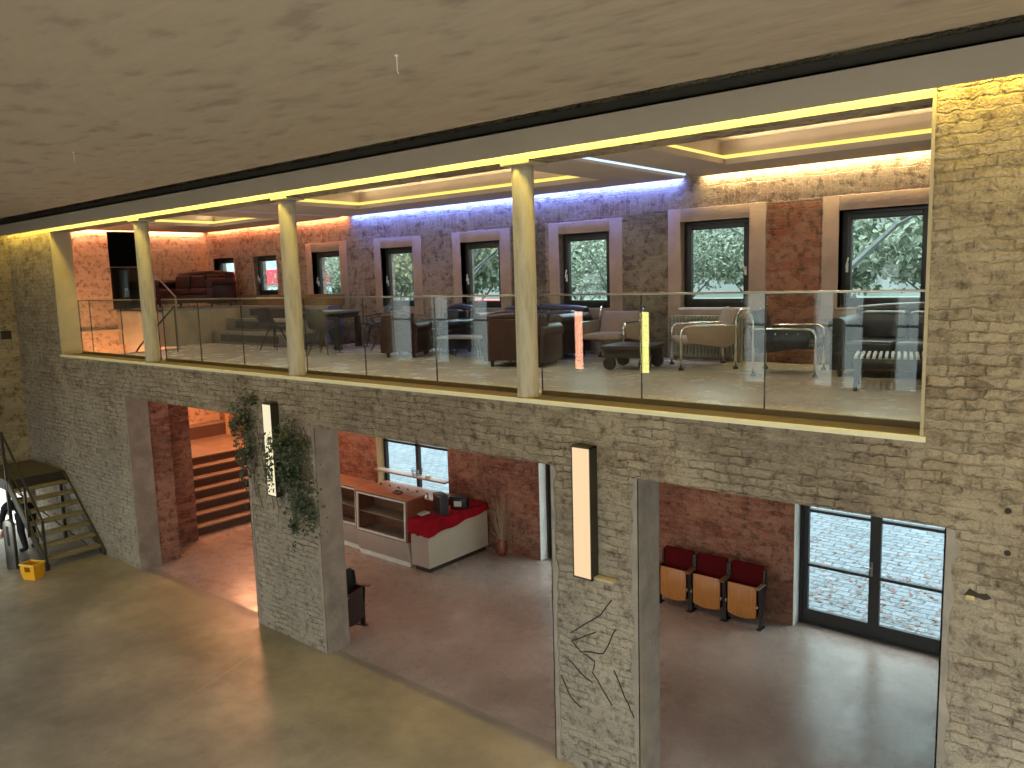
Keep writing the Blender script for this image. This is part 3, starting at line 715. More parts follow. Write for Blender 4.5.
# added ledge on the end wall, shading it above the orange glow
struct('trim_30', MB().box(XL, XL+.10, YT, 2.2, 4.10, 4.14), 'plaster_cream')
# dark opening in the end wall with its room and glass guard
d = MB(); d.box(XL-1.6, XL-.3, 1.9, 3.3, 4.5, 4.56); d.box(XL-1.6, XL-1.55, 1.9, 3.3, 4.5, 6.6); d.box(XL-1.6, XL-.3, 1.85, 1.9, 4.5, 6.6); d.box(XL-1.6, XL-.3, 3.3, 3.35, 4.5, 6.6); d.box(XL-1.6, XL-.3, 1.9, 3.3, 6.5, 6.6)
struct('wall_dark_room', d, 'dark_room')  # the unlit room's darkness is put into near-black walls
t = thing('glass_guard', 'glass guard panel across the dark opening in the gallery end wall', 'balustrade', (XL-.05, 2.14, 4.6))
MB().box(-.006, .006, 0, .91, .02, .98).build('glass_panel', 'glass', t); MB().box(-.015, .015, 0, .91, .98, 1.0).build('top_rail', 'steel', t)

# ------------------------------------------------------------------ ground floor stair
st = sroot('floor_stair')
X0 = -15.2
s_ = MB()
for i in range(7):
    x1 = X0-.28*i; x0 = X0-.28*(i+1) if i < 6 else -18.9
    s_.box(x0, x1, 1.54, YB-.002, 0, .18*(i+1)-.03)
s_.box(XL+.01, -18.9, 1.54, YB-.002, 0, 1.60-.03)
s_.build('stair_core', plain('riser', '4f372b', .8), st)
s_ = MB()
for i in range(7):
    x1 = X0-.28*i+.02; x0 = X0-.28*(i+1) if i < 6 else -18.9
    s_.box(x0, x1, 1.54, YB-.002, .18*(i+1)-.03, .18*(i+1))
s_.box(XL+.01, -18.88, 1.54, YB-.002, 1.57, 1.60)
s_.build('stair_treads', 'tread', st)
struct('wall_stair_side', MB().box(-19.2, -15.36, 1.36, 1.52, 0, 3.42), 'brick_red')
tag(MB().box(-18.85, -18.75, YB-.08, YB-.004, 1.26, 2.9).build('wooden_post', 'pale_wood'), 'upright wooden post at the back of the stair landing', 'post')
def stair_lamp(x, y, z, lab):
    t = thing('stair_lamp', lab, 'lamp', (x, y, z)); MB().lathe([(.05, .1), (.06, .12)], seg=12).build('rose', 'dark_steel', t)
    MB().tube([(0, 0, .12), (0, 0, .2)], .01).build('rod', 'dark_steel', t)
# ------------------------------------------------------------------ lower window, doors
w = sroot('window_9', (-11.95, YB+.22, 1.4))
f = MB(); hx = 1.03
for x in (-hx, -.02, hx-.07): f.box(x, x+.08, -.03, .05, -.68, .7)
f.box(-hx, hx, -.03, .05, -.68, -.62); f.box(-hx, hx, -.03, .05, .64, .7); f.box(-hx, hx, -.03, .05, .28, .33)
f.build('window_frame', 'black_frame', w)
MB().box(-hx, hx, .0, .01, -.64, .66).build('pane', 'glass', w)
MB().box(-hx, -hx+.02, -.22, -.02, -.68, .7).build('jamb_board', 'pale_wood', w)
tag(MB().box(-12.97, -10.86, YB-.10, YB+.10, 1.10, 1.13).build('window_shelf', 'laminate'), 'narrow shelf crossing the ground floor window behind the counter', 'shelf')
def door(name, x0, x1, leaves, lab=None):
    w = sroot(name, (x0, YB+.22, 0)); W_ = x1-x0; lw = W_/leaves
    f = MB(); f.box(-.0, .06, -.04, .06, 0, 2.28); f.box(W_-.06, W_, -.04, .06, 0, 2.28); f.box(.06, W_-.06, -.04, .06, 2.2, 2.28); f.box(0.06, W_-.06, -.04, .06, 0, .03)
    f.build('door_frame', 'black_frame', w)
    for i in range(leaves):
        a, b = .06+i*(W_-.12)/leaves, .06+(i+1)*(W_-.12)/leaves
        l = MB(); l.box(a, a+.07, -.02, .04, .03, 2.2); l.box(b-.07, b, -.02, .04, .03, 2.2); l.box(a+.07, b-.07, -.02, .04, .03, .22); l.box(a+.07, b-.07, -.02, .04, .86, .90); l.box(a+.07, b-.07, -.02, .04, 1.66, 1.70); l.box(a+.07, b-.07, -.02, .04, 2.12, 2.2)
        lo = l.build('door_leaf', 'black_frame', w)
        MB().box(a+.07, b-.07, .005, .015, .22, 2.12).build('pane', 'glass', lo)
        if leaves == 2 and i == 0:
            MB().box(b-.05, b-.02, -.035, -.02, .9, 1.1).tube([(b-.035, -.03, 1.02), (b-.035, -.07, 1.02), (b-.17, -.075, 1.02)], .009).build('door_handle', 'steel', lo)
    jb = MB().box(-.001, .012, -.225, -.04, 0, 2.3); jb.build('jamb', 'plaster_white', w)
door('door_2', -4.0, -1.95, 2)
w = door('door_1', -8.58, -7.1, 1)
M['case_top'] = wood('case_top', 'a06a4c', 'b98061', (2, 25, 25), .35)  # paler than the sides: light on the top is in this colour
# ------------------------------------------------------------------ cafe counter
def display_case(loc, w, lab):
    t = thing('display_case', lab, 'display case', loc, 0, 'glass fronted display cases of the cafe counter')
    MB().box(.03, w-.03, .06, .42, .0, .08).build('plinth', 'white_strip', t)
    MB().prism([(.06, .08), (.0, .46), (.45, .46), (.45, .08)], 'x', .0, w).build('lower_body', 'laminate', t, bevel=.004)
    b = MB(); b.box(0, .05, .0, .45, .46, 1.22); b.box(w-.05, w, .0, .45, .46, 1.22); b.box(.05, w-.05, .43, .45, .46, 1.22)
    for v in b.bm.verts:
        if v.co.z > 1 and v.co.y < .2: v.co.y += .03
    b.build('case_sides', 'brown_wood', t)
    MB().box(-.01, w+.01, .01, .47, 1.22, 1.25).build('case_top', 'case_top', t, bevel=.004)
    f = MB(); f.box(.05, .085, -.012, .02, .48, 1.2); f.box(w-.085, w-.05, -.012, .02, .48, 1.2); f.box(.085, w-.085, -.012, .02, .48, .515); f.box(.085, w-.085, -.012, .02, 1.17, 1.2)
    for v in f.bm.verts:
        if v.co.z > 1: v.co.y += .03
    f.build('glass_frame', 'white_strip', t)
    g = MB().box(.085, w-.085, .0, .006, .515, 1.17)
    for v in g.bm.verts:
        if v.co.z > 1: v.co.y += .03
    g.build('glass_pane', 'glass', t)
    MB().box(.05, w-.05, .06, .43, .82, .835).build('inner_shelf', 'laminate', t)
    return t
display_case((-11.68, 2.92, 0), 1.44, 'glass fronted display case with brown top beside the red cloth')
display_case((-13.18, 3.02, 0), 1.46, 'second glass fronted display case half hidden behind the plastered pillar')
t = thing('corner_cabinet', 'cream cabinet at the end of the counter under a red cloth', 'cabinet', (-10.18, 2.95, 0))
MB().box(.04, .40, .04, 1.5, 0, .09).build('plinth', 'dark_wood', t)
MB().box(0, .44, 0, 1.53, .09, .90).build('body', 'cream_laminate', t, bevel=.004)
MB().box(.0, .43, -.006, .0, .10, .74).build('front_panel', 'laminate', t)
# velvet cloth: top sheet and hanging sides with an uneven hem
b = MB(); bm = b.bm; x0, x1, y0, y1, zt = -10.20, -9.72, 2.925, 4.50, .915
loop = []; nseg = 60
def ring(off, zf):
    r_ = []
    per = [(x0, y0), (x1, y0), (x1, y1), (x0, y1)]
    for e in range(4):
        a, c_ = per[e], per[(e+1) % 4]
        nx, ny = [(0, -1), (1, 0), (0, 1), (-1, 0)][e]
        for i in range(14):
            u = i/14; w_ = off*(1+.6*math.sin(u*14+e*2))
            if i == 0: w_ = off
            r_.append(bm.verts.new((a[0]+(c_[0]-a[0])*u+nx*w_, a[1]+(c_[1]-a[1])*u+ny*w_, zf(u, e))))
    return r_
R = [ring(0, lambda u, e: zt), ring(.008, lambda u, e: zt-.02), ring(.014, lambda u, e: zt-.12), ring(.02, lambda u, e: zt-.25+(.13*u if e == 1 else .12 if e == 2 else 0)-.012*math.sin(u*17+e))]
for a, c_ in zip(R, R[1:]):
    for i in range(len(a)): bm.faces.new((a[i], a[(i+1) % len(a)], c_[(i+1) % len(a)], c_[i]))
bm.faces.new(R[0])
o = tag(b.build('velvet_cloth', 'red_velvet', smooth=True), 'crumpled red velvet cloth draped over the cream corner cabinet', 'cloth')
t = thing('monitor', 'dark boxy screen standing on the red velvet cloth', 'screen', (-9.98, 3.45, .92), math.radians(-20))
MB().box(-.16, .16, -.03, .13, .0, .36).build('casing', plain('screen_grey', '34383c', .4), t, bevel=.01)
MB().box(-.13, .13, -.036, -.03, .05, .33).build('screen', 'black_plastic', t)
t = thing('cash_register', 'small black till with a pale label beside the dark screen', 'cash register', (-9.93, 3.95, .92), math.radians(30))
MB().box(-.15, .15, -.12, .12, 0, .2).build('casing', 'black_plastic', t, bevel=.008)
MB().box(-.08, .06, -.124, -.12, .05, .15).build('label', 'white_strip', t)
MB().box(-.17, .17, -.10, .14, .2, .22).build('lid', 'black_frame', t)
t = thing('back_bar', 'back counter with pale pink top under the ground floor window', 'counter', (-12.65, 4.08, 0))
MB().box(0, 2.0, 0, .50, 0, .87).build('body', 'brown_wood', t)
MB().box(-.03, 2.03, -.03, .51, .87, .90).build('worktop', plain('pink_top', 'b08878', .4), t, bevel=.004)
for i in range(6):
    q = thing('tap', ['first', 'second', 'third', 'fourth', 'fifth', 'sixth'][i]+' small black tap from the window jamb on the back counter', 'tap', (-12.3+i*.27, 4.12, .90), 0, 'small black taps on the back counter')
    MB().tube([(0, 0, 0), (0, 0, .08), (0, -.03, .10), (0, -.05, .08)], .012, 6).build('spout', 'black_plastic', q); MB().lathe([(.022, 0), (.02, .015)], seg=10).build('tap_base', 'black_plastic', q)
t = thing('wire_basket', 'round wire basket with glasses on the window shelf', 'basket', (-11.75, YB, 1.13))
b = MB()
for i in range(4): b.tube(arc((0, 0, .02+i*.04), .09+.01*i, 0, 2*PI, 16, 'xy'), .004, 5, False)
for i in range(8):
    a = i*PI/4; b.tube([(.09*math.cos(a), .09*math.sin(a), .0), (.12*math.cos(a), .12*math.sin(a), .15)], .003, 5)
b.build('wire_frame', 'dark_steel', t); MB().lathe([(.03, 0), (.035, .09), (.033, .09), (.028, .006)], (0, .02, .01), 12).build('drinking_glass', 'white_strip', t)
tag(MB().box(-11.45, -11.35, YB-.06, YB+.02, 1.13, 1.19).build('paper_box', 'white_paint', bevel=.004), 'small white box beside the wire basket on the shelf', 'box')
tag(MB().tube([(0, 0, 0), (.16, .0, .0), (.2, .04, .02), (.1, .08, .02), (0, .05, .02)], .018, 6).build('tongs', 'dark_steel'), 'dark tongs lying on top of the near display case', 'tongs').location = (-10.78, 3.10, 1.268)
tag(MB().box(-10.45, -10.30, 3.42, 3.62, .90, .93).build('paper_stack', 'white_paint'), 'small white paper pad behind the display case', 'paper')
bpy.data.objects['paper_stack'].location = (.18, -.25, .022)
# dried branches leaning by the wall
t = thing('dried_branches', 'bundle of dried branches leaning against the red brick wall', 'branches', (-9.35, YB-.18, 0))
MB().lathe([(.07, 0), (.10, .1), (.08, .28), (.06, .30)], seg=14).build('vase', 'brown_wood', t, smooth=True)
b = MB(); rnd = random.Random(3)
for i in range(80):
    a = rnd.uniform(0, 2*PI); r_ = rnd.uniform(.05, .34); hh = rnd.uniform(.5, 1.25)
    p0 = Vector((0, 0, .2)); p1 = Vector((r_*.4*math.cos(a), min(.1, r_*.4*math.sin(a)), hh*.6)); p2 = Vector((r_*math.cos(a), min(.12, r_*math.sin(a)*.6), hh+rnd.uniform(-.3, .1)))
    b.tube([p0, p1, p2], [.006, .005, .002], 5)
b.build('twigs', 'dry_stem', t)
# ------------------------------------------------------------------ theatre seats (front looks along -y)
def theatre_seat(loc, rz, lab, group='folding theatre seats against the brick wall'):
    t = thing('theatre_seat', lab, 'theatre seat', loc, rz, group); h = .26
    b = MB(); b.box(-h+.015, h-.015, .10, .15, .50, .88)
    for v in b.bm.verts:
        if v.co.z > .7: v.co.y += .05
    b.build('backrest', 'seat_velvet', t, bevel=.02, segs=3)
    # folded seat: wooden underside shell with bowed lower edge, padding behind
    pl = []
    for i in range(9):
        u = -1+i/4; pl.append((u*(h-.045), .17-.045*(1-u*u)))
    b = MB(); b.prism([(-h+.045, .62), (h-.045, .62)]+pl[::-1], 'y', -.045, -.022); b.build('seat_shell', 'honey_wood', t, bevel=.006)
    b = MB(); b.prism([(-h+.04, .60), (h-.04, .60)]+[(a, z+.0) for a, z in pl[::-1]], 'y', -.022, .07); b.build('seat_cushion', 'seat_velvet', t, bevel=.015)
    for s_ in (-1, 1):
        x = s_*h
        MB().prism([(-.02, .0), (.05, .0), (.07, .3), (.18, .62), (.18, .84), (.13, .84), (.11, .62), (-.05, .60), (-.02, .3)], 'x', x-.014, x+.014).build('side_frame', 'black_plastic', t)
        MB().box(x-.03, x+.03, -.14, .12, .62, .645).build('armrest', 'bench_wood' if group else 'honey_wood', t, bevel=.008)
        MB().box(x-.03, x+.03, -.06, .12, 0, .015).build('foot_plate', 'black_plastic', t)
        o = MB().lathe([(.03, 0), (.03, .012)], seg=12).build('hinge', 'steel', t); o.rotation_euler = (0, -s_*PI/2, 0); o.location = (x-s_*.016, -.03, .33)
    return t
ts = theatre_seat((-5.68, 4.20, 0), 0, 'folded theatre seat standing next to the brick pillar')
dup(ts, (-5.13, 4.20, 0), 0, 'middle one of the three folded theatre seats')
dup(ts, (-4.58, 4.20, 0), 0, 'folded theatre seat nearest the glass door')
o = dup(ts, (-8.98, .66, 0), math.radians(105), 'dark wooden armchair seat standing half behind the plastered pillar', 'single seat behind the pillar')
for ch in o.children:
    if ch.name.startswith('seat_shell'):
        ch.data = ch.data.copy(); ch.data.materials[0] = M['dark_wood']
    if ch.name.startswith('backrest'):
        ch.data = ch.data.copy(); ch.data.materials[0] = M['black_plastic']
# ------------------------------------------------------------------ steel stair with landing
t = thing('steel_stair', 'open steel stair with landing and handrail in the hall corner', 'stair', (-15.72, -.53, 0))
NT = 8; run = .218; rise = 1.45/NT; hw = .50
for i in range(NT-1):
    x = -run*i; z = rise*(i+1)
    MB().box(x-.25, x+.0, -hw, hw, z-.045, z).build('tread', 'steel_tread', t, bevel=.004)
for s_ in (-1, 1):
    y = s_*hw
    MB().prism([(.10, 0), (.10, .10), (-run*(NT-1), 1.45), (-run*(NT-1)-.02, 1.25), (-.06, 0)], 'y', y-.02, y+.02).build('stringer', 'dark_steel', t)
lx0, lx1 = -3.28, -run*(NT-1)
MB().box(lx0, lx1, -hw-.02, hw+.02, 1.41, 1.45).build('landing', plain('landing_steel', '4a4434', .6, .2), t)
MB().box(lx0, lx1, -hw-.03, -hw, 1.25, 1.46).box(lx1-.02, lx1+.01, -hw, hw, 1.27, 1.45).build('landing_frame', 'dark_steel', t)
for x, y in ((lx0+.1, -hw), (lx1-.1, -hw), (lx1-.1, hw-.05)): MB().box(x-.03, x+.03, y-.03, y+.03, 0, 1.4).build('leg', 'dark_steel', t)
yy = -hw-.03
P = [(.10, .0), (-.62, .50), (lx1, 1.45), (lx0+.1, 1.45)]
for x, z in P: MB().box(x-.022, x+.022, yy-.022, yy+.022, z, z+.95).build('post', 'dark_steel', t)
MB().tube([(.10, yy, .95), (lx1, yy, 2.40), (lx0+.1, yy, 2.40)], .022).build('handrail', 'dark_steel', t)
MB().tube([(.10, yy, .50), (lx1, yy, 1.95), (lx0+.1, yy, 1.95)], .016).build('middle_rail', 'dark_steel', t)
MB().tube([(-.3, hw-.1, .1), (-1.4, -hw+.1, 1.2)], .012).build('brace', 'dark_steel', t)

t = thing('steel_post', 'grey rounded steel post with a slot beside the yellow crate', 'post', (-16.28, -1.40, 0), math.radians(30))
b = MB(); b.prism([(-.10, 0), (.10, 0), (.10, .84)]+[(.10*math.cos(a), .84+.10*math.sin(a)) for a in (.4, .8, 1.2, 1.57, 1.94, 2.34, 2.74)]+[(-.10, .84)], 'y', -.04, .04)
b.build('panel', 'steel', t, bevel=.008); MB().box(-.028, .028, -.045, -.04, .45, .82).build('slot', 'dark_steel', t, bevel=.01)
t = thing('crate', 'yellow plastic crate with cut-out handle at the foot of the steel stair', 'crate', (-15.42, -1.36, 0), math.radians(25))
b = MB(); W2, D2, H2, tk = .15, .11, .28, .012
for s_ in (-1, 1):
    b.box(s_*W2-tk/2, s_*W2+tk/2, -D2, D2, .0, H2)
    b.box(-W2, W2, s_*D2-tk/2, s_*D2+tk/2, 0, .15); b.box(-W2, -.06, s_*D2-tk/2, s_*D2+tk/2, .15, H2-.03); b.box(.06, W2, s_*D2-tk/2, s_*D2+tk/2, .15, H2-.03); b.box(-W2, W2, s_*D2-tk/2, s_*D2+tk/2, H2-.04, H2)
b.box(-W2, W2, -D2, D2, 0, tk)
for v in b.bm.verts:
    if v.co.z < .1: v.co.x *= .82; v.co.y *= .82
b.build('body', 'crate_yellow', t)
r_ = MB()
for s_ in (-1, 1): r_.box(-W2-.02, W2+.02, s_*(D2+.01)-.01, s_*(D2+.01)+.01, H2-.015, H2+.01); r_.box(s_*(W2+.01)-.01, s_*(W2+.01)+.01, -D2-.02, D2+.02, H2-.015, H2+.01)
r_.build('rim', plain('crate_rim', 'e0b94a', .4), t)
# tools and bags on the floor behind the crate
rnd = random.Random(11)
for i, (x, y, nm, lab, mt, dm) in enumerate((
    (-16.55, -1.95, 'tool_bag', 'dark open tool bag on the hall floor near the yellow crate', 'clothes', (.28, .16, .16)),
    (-15.95, -1.78, 'paint_can', 'small grey tin standing on the floor left of the yellow crate', 'steel', None),
    (-16.25, -2.15, 'cable_coil', 'coiled pale cable lying on the hall floor near the tin', 'white_paint', 'coil'),
    (-17.1, -1.75, 'tool_bag', 'black bag lying on the floor beside the crouching person', 'black_plastic', (.36, .2, .14)))):
    t = thing(nm, lab, nm.replace('_', ' '), (x, y, 0), rnd.uniform(0, 2))
    if dm is None:
        MB().lathe([(.06, 0), (.06, .12), (.064, .125)], seg=16).build('can', mt, t); MB().lathe([(.055, .125), (.055, .13)], seg=16).build('lid', 'white_strip', t)
    elif dm == 'coil':
        b = MB(); pts = [(.1*math.cos(a*.5)+.002*a, .1*math.sin(a*.5), .012+.001*a) for a in range(50)]; b.tube(pts, .01, 6); b.build('cable', mt, t)
    else:
        a, c_, h_ = dm; cushion((-a/2, a/2, -c_/2, c_/2, 0, h_), 'bag', mt, t, .04)
        MB().tube([(-a*.3, 0, h_-.02), (-a*.15, 0, h_+.08), (a*.15, 0, h_+.08), (a*.3, 0, h_-.02)], .01).build('strap', 'dark_steel', t)

# bright room behind the hall's end doorway
br = MB(); br.box(-21.6, -21.5, -3.6, .6, -.05, 2.6); br.box(-21.5, -19.35, -3.6, .6, -.1, 0.0)
struct('wall_bright_room', br, 'plaster_white')
area('room_light', (-20.2, -1.6, 2.5), (-.4, 0, -1), 1.4, 2.4, 90, (1, .96, .86))

# ------------------------------------------------------------------ the bending person
def skin_mesh(name, verts, edges, radii, mat, parent, sub=2):
    me = bpy.data.meshes.new(name); me.from_pydata(verts, edges, []); o = bpy.data.objects.new(name, me); COL.objects.link(o); o.parent = parent
    me.materials.append(M[mat]); sk = o.modifiers.new('skin', 'SKIN'); sk.use_smooth_shade = True
    for i, r_ in enumerate(radii): me.skin_vertices[0].data[i].radius = (r_, r_) if not isinstance(r_, tuple) else r_
    me.skin_vertices[0].data[0].use_root = True
    s2 = o.modifiers.new('sub', 'SUBSURF'); s2.levels = sub; s2.render_levels = sub
    return o
t = thing('person', 'person in dark clothing bending down under the steel stair landing', 'person', (-17.2, -.80, 0), math.radians(12))
# body: pelvis, spine, shoulders, bent legs, arms hanging to the floor (faces -x)
V = [(0, 0, .80), (-.10, 0, .88), (-.26, 0, .93), (-.40, 0, .90), (-.50, 0, .84), (-.57, 0, .79),
     (.02, .10, .77), (-.10, .13, .44), (.03, .13, .08), (-.10, .14, .035), (-.17, .14, .03),
     (.02, -.10, .77), (-.02, -.13, .44), (.10, -.13, .08), (-.03, -.14, .035), (-.10, -.14, .03),
     (-.42, .18, .84), (-.44, .22, .60), (-.55, .19, .38),
     (-.42, -.18, .84), (-.46, -.22, .60), (-.58, -.17, .40)]
Ed = [(0, 1), (1, 2), (2, 3), (3, 4), (4, 5), (0, 6), (6, 7), (7, 8), (8, 9), (9, 10), (0, 11), (11, 12), (12, 13), (13, 14), (14, 15), (3, 16), (16, 17), (17, 18), (3, 19), (19, 20), (20, 21)]
rd = [.15, .15, .16, .16, .06, .055, .10, .07, .05, .045, .035, .10, .07, .05, .045, .035, .07, .052, .042, .07, .052, .042]
skin_mesh('body', V, Ed, rd, 'clothes', t)
hb = MB(); bmesh.ops.create_uvsphere(hb.bm, u_segments=20, v_segments=14, radius=.1)
for v in hb.bm.verts:
    v.co.z *= 1.22; v.co.x *= .95; v.co.y *= .82
    if v.co.z < -.04: v.co.x *= .9; v.co.y *= .85
for y in (-.085, .085): hb.box(-.01, .015, y-.01, y+.01, -.03, .03)
hb.prism([(-.012, -.01), (.012, -.01), (0, .03)], 'x', -.115, -.085)
hd = hb.build('head', 'skin', t, smooth=True); hd.location = (-.64, 0, .74); hd.rotation_euler = (0, math.radians(-55), 0)
hr = MB(); bmesh.ops.create_uvsphere(hr.bm, u_segments=20, v_segments=14, radius=.107)
for v in hr.bm.verts:
    v.co.z = v.co.z*1.22 if v.co.z > -.02 else v.co.z*.7; v.co.y *= .86; v.co.x = v.co.x*.95+.014
hr.build('hair', 'hair', hd, smooth=True)
for y, x in ((.19, -.55), (-.17, -.58)):
    Vh = [(x, y, .38), (x-.02, y, .33), (x-.03, y, .29)]; Eh = [(0, 1), (1, 2)]; rh = [.026, .034, .030]
    for q in range(4):
        b_ = len(Vh); yy = y-.027+.018*q; L_ = (.030, .036, .034, .026)[q]
        Vh += [(x-.032, yy, .262), (x-.045, yy, .262-L_), (x-.036, yy, .262-1.8*L_)]; Eh += [(2, b_), (b_, b_+1), (b_+1, b_+2)]; rh += [.0095, .0085, .007]
    b_ = len(Vh); s_ = 1 if y < 0 else -1
    Vh += [(x-.03, y+s_*.035, .31), (x-.045, y+s_*.048, .275)]; Eh += [(1, b_), (b_, b_+1)]; rh += [.011, .009]
    skin_mesh('hand', Vh, Eh, rh, 'skin', t, 1)

# ------------------------------------------------------------------ ivy on the first pillar
def leaf_cloud(name, pts, size, mat, parent=None, seed=1, up_=.0):
    rnd = random.Random(seed); b = MB(); bm = b.bm
    for p in pts:
        p = Vector(p); n_ = Vector((rnd.gauss(0, .6), -1 if up_ == 0 else rnd.gauss(0, 1), rnd.gauss(.3, .6))).normalized()
        a = n_.cross(Vector((0, 0, 1))).normalized(); c_ = n_.cross(a); th = rnd.uniform(0, 2*PI)
        u = a*math.cos(th)+c_*math.sin(th); w_ = n_.cross(u); s_ = size*rnd.uniform(.6, 1.3)
        v = [bm.verts.new(p+u*s_*.6), bm.verts.new(p+w_*s_*.4+n_*s_*.1), bm.verts.new(p-u*s_*.5), bm.verts.new(p-w_*s_*.4+n_*s_*.1)]
        bm.faces.new((v[0], v[1], v[2])); bm.faces.new((v[0], v[2], v[3]))
    return b.build(name, mat, parent)
rnd = random.Random(5); pts = []
def blob(cx, cz, rx, rz_, n, y0=-.02, y1=-.30):
    for _ in range(n):
        a, r_ = rnd.uniform(0, 2*PI), abs(rnd.gauss(0, .6))
        pts.append((cx+rx*r_*math.cos(a), rnd.uniform(y0, y1)*max(.1, 1-.4*r_), cz+rz_*r_*math.sin(a)))
blob(-10.30, 3.12, .24, .40, 430); blob(-10.22, 2.65, .20, .36, 260); blob(-10.45, 2.3, .08, .3, 70, -.02, -.1); blob(-10.1, 3.45, .30, .07, 60, -.02, -.12)
blob(-9.22, 2.92, .28, .30, 520, -.04, -.34); blob(-9.12, 2.50, .36, .45, 720, -.04, -.30); blob(-9.0, 2.05, .32, .36, 260, -.02, -.2); blob(-9.22, 1.75, .12, .28, 90, -.02, -.12); blob(-8.78, 1.95, .14, .22, 90, -.02, -.14)
blob(-8.90, 2.9, .12, .1, 60)
for _ in range(150): pts.append((rnd.uniform(-9.72, -9.52), rnd.uniform(-.13, -.16), rnd.triangular(2.14, 3.05, 2.45)))
t = thing('ivy', 'dark green ivy hanging around the glowing box lamp on the pillar', 'ivy', (0, 0, 0))
pts = [p for p in pts if not (-9.74 < p[0] < -9.50 and 2.1 < p[2] < 3.46 and p[1] > -.125)]
leaf_cloud('foliage', pts, .05, 'leaf', t, 2)
b = MB()
for i in range(16):
    x = rnd.uniform(-10.45, -8.85); z = rnd.uniform(2.6, 3.3); q = [(x, -.03, z)]
    for k_ in range(5): x += rnd.uniform(-.12, .12); z -= rnd.uniform(.08, .28); q.append((x, -.02-.03*rnd.random(), max(z, 1.3)))
    b.tube(q, .005, 5)
b.build('stems', 'stem', t)

# ------------------------------------------------------------------ marks and small fittings of the pillars
t = thing('painted_lines', 'thin dark jagged lines on the face of the bare brick pillar', 'wall drawing')
for q in ([(-4.26, 1.54), (-4.56, 1.37), (-4.45, 1.29), (-4.17, 1.35), (-4.03, 1.64)], [(-4.42, 1.28), (-4.28, 1.23), (-4.31, 1.12), (-4.08, .83)], [(-4.05, 1.21), (-3.93, .97), (-3.80, .75)],
          [(-4.71, .96), (-4.6, .77), (-4.45, .68)], [(-4.57, 1.46), (-4.2, 1.75), (-4.07, 1.93)], [(-4.6, 1.16), (-4.45, 1.05), (-4.31, 1.0)]):
    b = MB(); pp = []
    for (a, z), (a2, z2) in zip(q, q[1:]):
        for k_ in range(4): pp.append((a+(a2-a)*k_/4+rnd.uniform(-.008, .008), -.004, z+(z2-z)*k_/4+rnd.uniform(-.008, .008)))
    pp.append((q[-1][0], -.004, q[-1][1])); b.tube(pp, .0065, 5); b.build('line', 'dark_gap', t)
tag(MB().box(-4.22, -4.00, -.09, -.002, 2.13, 2.155).build('wood_peg', 'plaster_cream', bevel=.004), 'small pale ledge beside the foot of the pillar lamp', 'ledge')
t = thing('broken_brick', 'chipped broken brick with a dark patch for its hollow beside the glass door arch', 'wall damage', (-.98, 0, 2.73))
b = MB(); b.prism([(-.09, -.02), (-.05, -.045), (-.01, -.02), (.04, -.03), (.08, -.01), (.05, .02), (0, .01), (-.06, .035)], 'y', -.004, .004); b.build('hollow', 'dark_gap', t)  # flat patch, shade of the hollow put into its dark colour
MB().box(-.08, -.02, -.03, .0, -.045, -.015).build('shard', 'plaster_cream', t, bevel=.008)
for x, z, lab in ((-.83, 3.37, 'small dark disc for a round hole in the brick wall high beside the gallery corner'), (-.82, 3.07, 'small dark disc for a round hole in the brick wall just above the broken brick')):
    o = tag(MB().lathe([(.022, 0), (.02, .004)], seg=12).build('wall_hole', 'dark_gap'), lab, 'hole'); o.rotation_euler = (PI/2, 0, 0); o.location = (x, -.001, z)  # flat disc with the hole's shade as its colour
t = thing('wall_niche', 'small flat dark square for a recess in the side wall above the steel stair', 'recess', (-19.048, -.22, 4.18))
MB().box(0, .006, -.10, .10, -.09, .09).build('recess', 'dark_gap', t); MB().box(.006, .03, -.10, -.07, -.09, .03).build('iron_bar', 'dark_steel', t)  # flat plate on the wall, recess shade painted as dark colour
for x, lab in ((-4.06, 'thin white hook hanging from the hall ceiling nearest the camera'), (-9.19, 'thin white hook hanging from the hall ceiling over the far arch')):
    t = thing('ceiling_hook', lab, 'hook', (x, -2.5, 6.53)); MB().tube([(0, 0, 0), (0, 0, -.10), (.012, 0, -.12)], .004, 6).build('rod', 'white_paint', t); MB().lathe([(.015, -.006), (.015, 0)], seg=10).build('rose', 'white_paint', t)
# floor joints
for (a, b2, nm) in (((-9.55, -.66), (-7.6, -6.5), 0), ((-4.36, 4.2), (-4.46, .2), 0)):
    a, b2 = Vector((*a, .0015)), Vector((*b2, .0015)); d = (b2-a).normalized(); n_ = Vector((-d.y, d.x, 0))*.006
    j = MB(); j.quad(a-n_, b2-n_, b2+n_, a+n_); struct('trim_%d' % (50+int(abs(a.x))), j, 'plaster_cream')
j = MB()
for x0, x1 in AR: j.quad((x0, .19, .0015), (x1, .19, .0015), (x1, .205, .0015), (x0, .205, .0015))
struct('trim_60', j, 'plaster_cream')

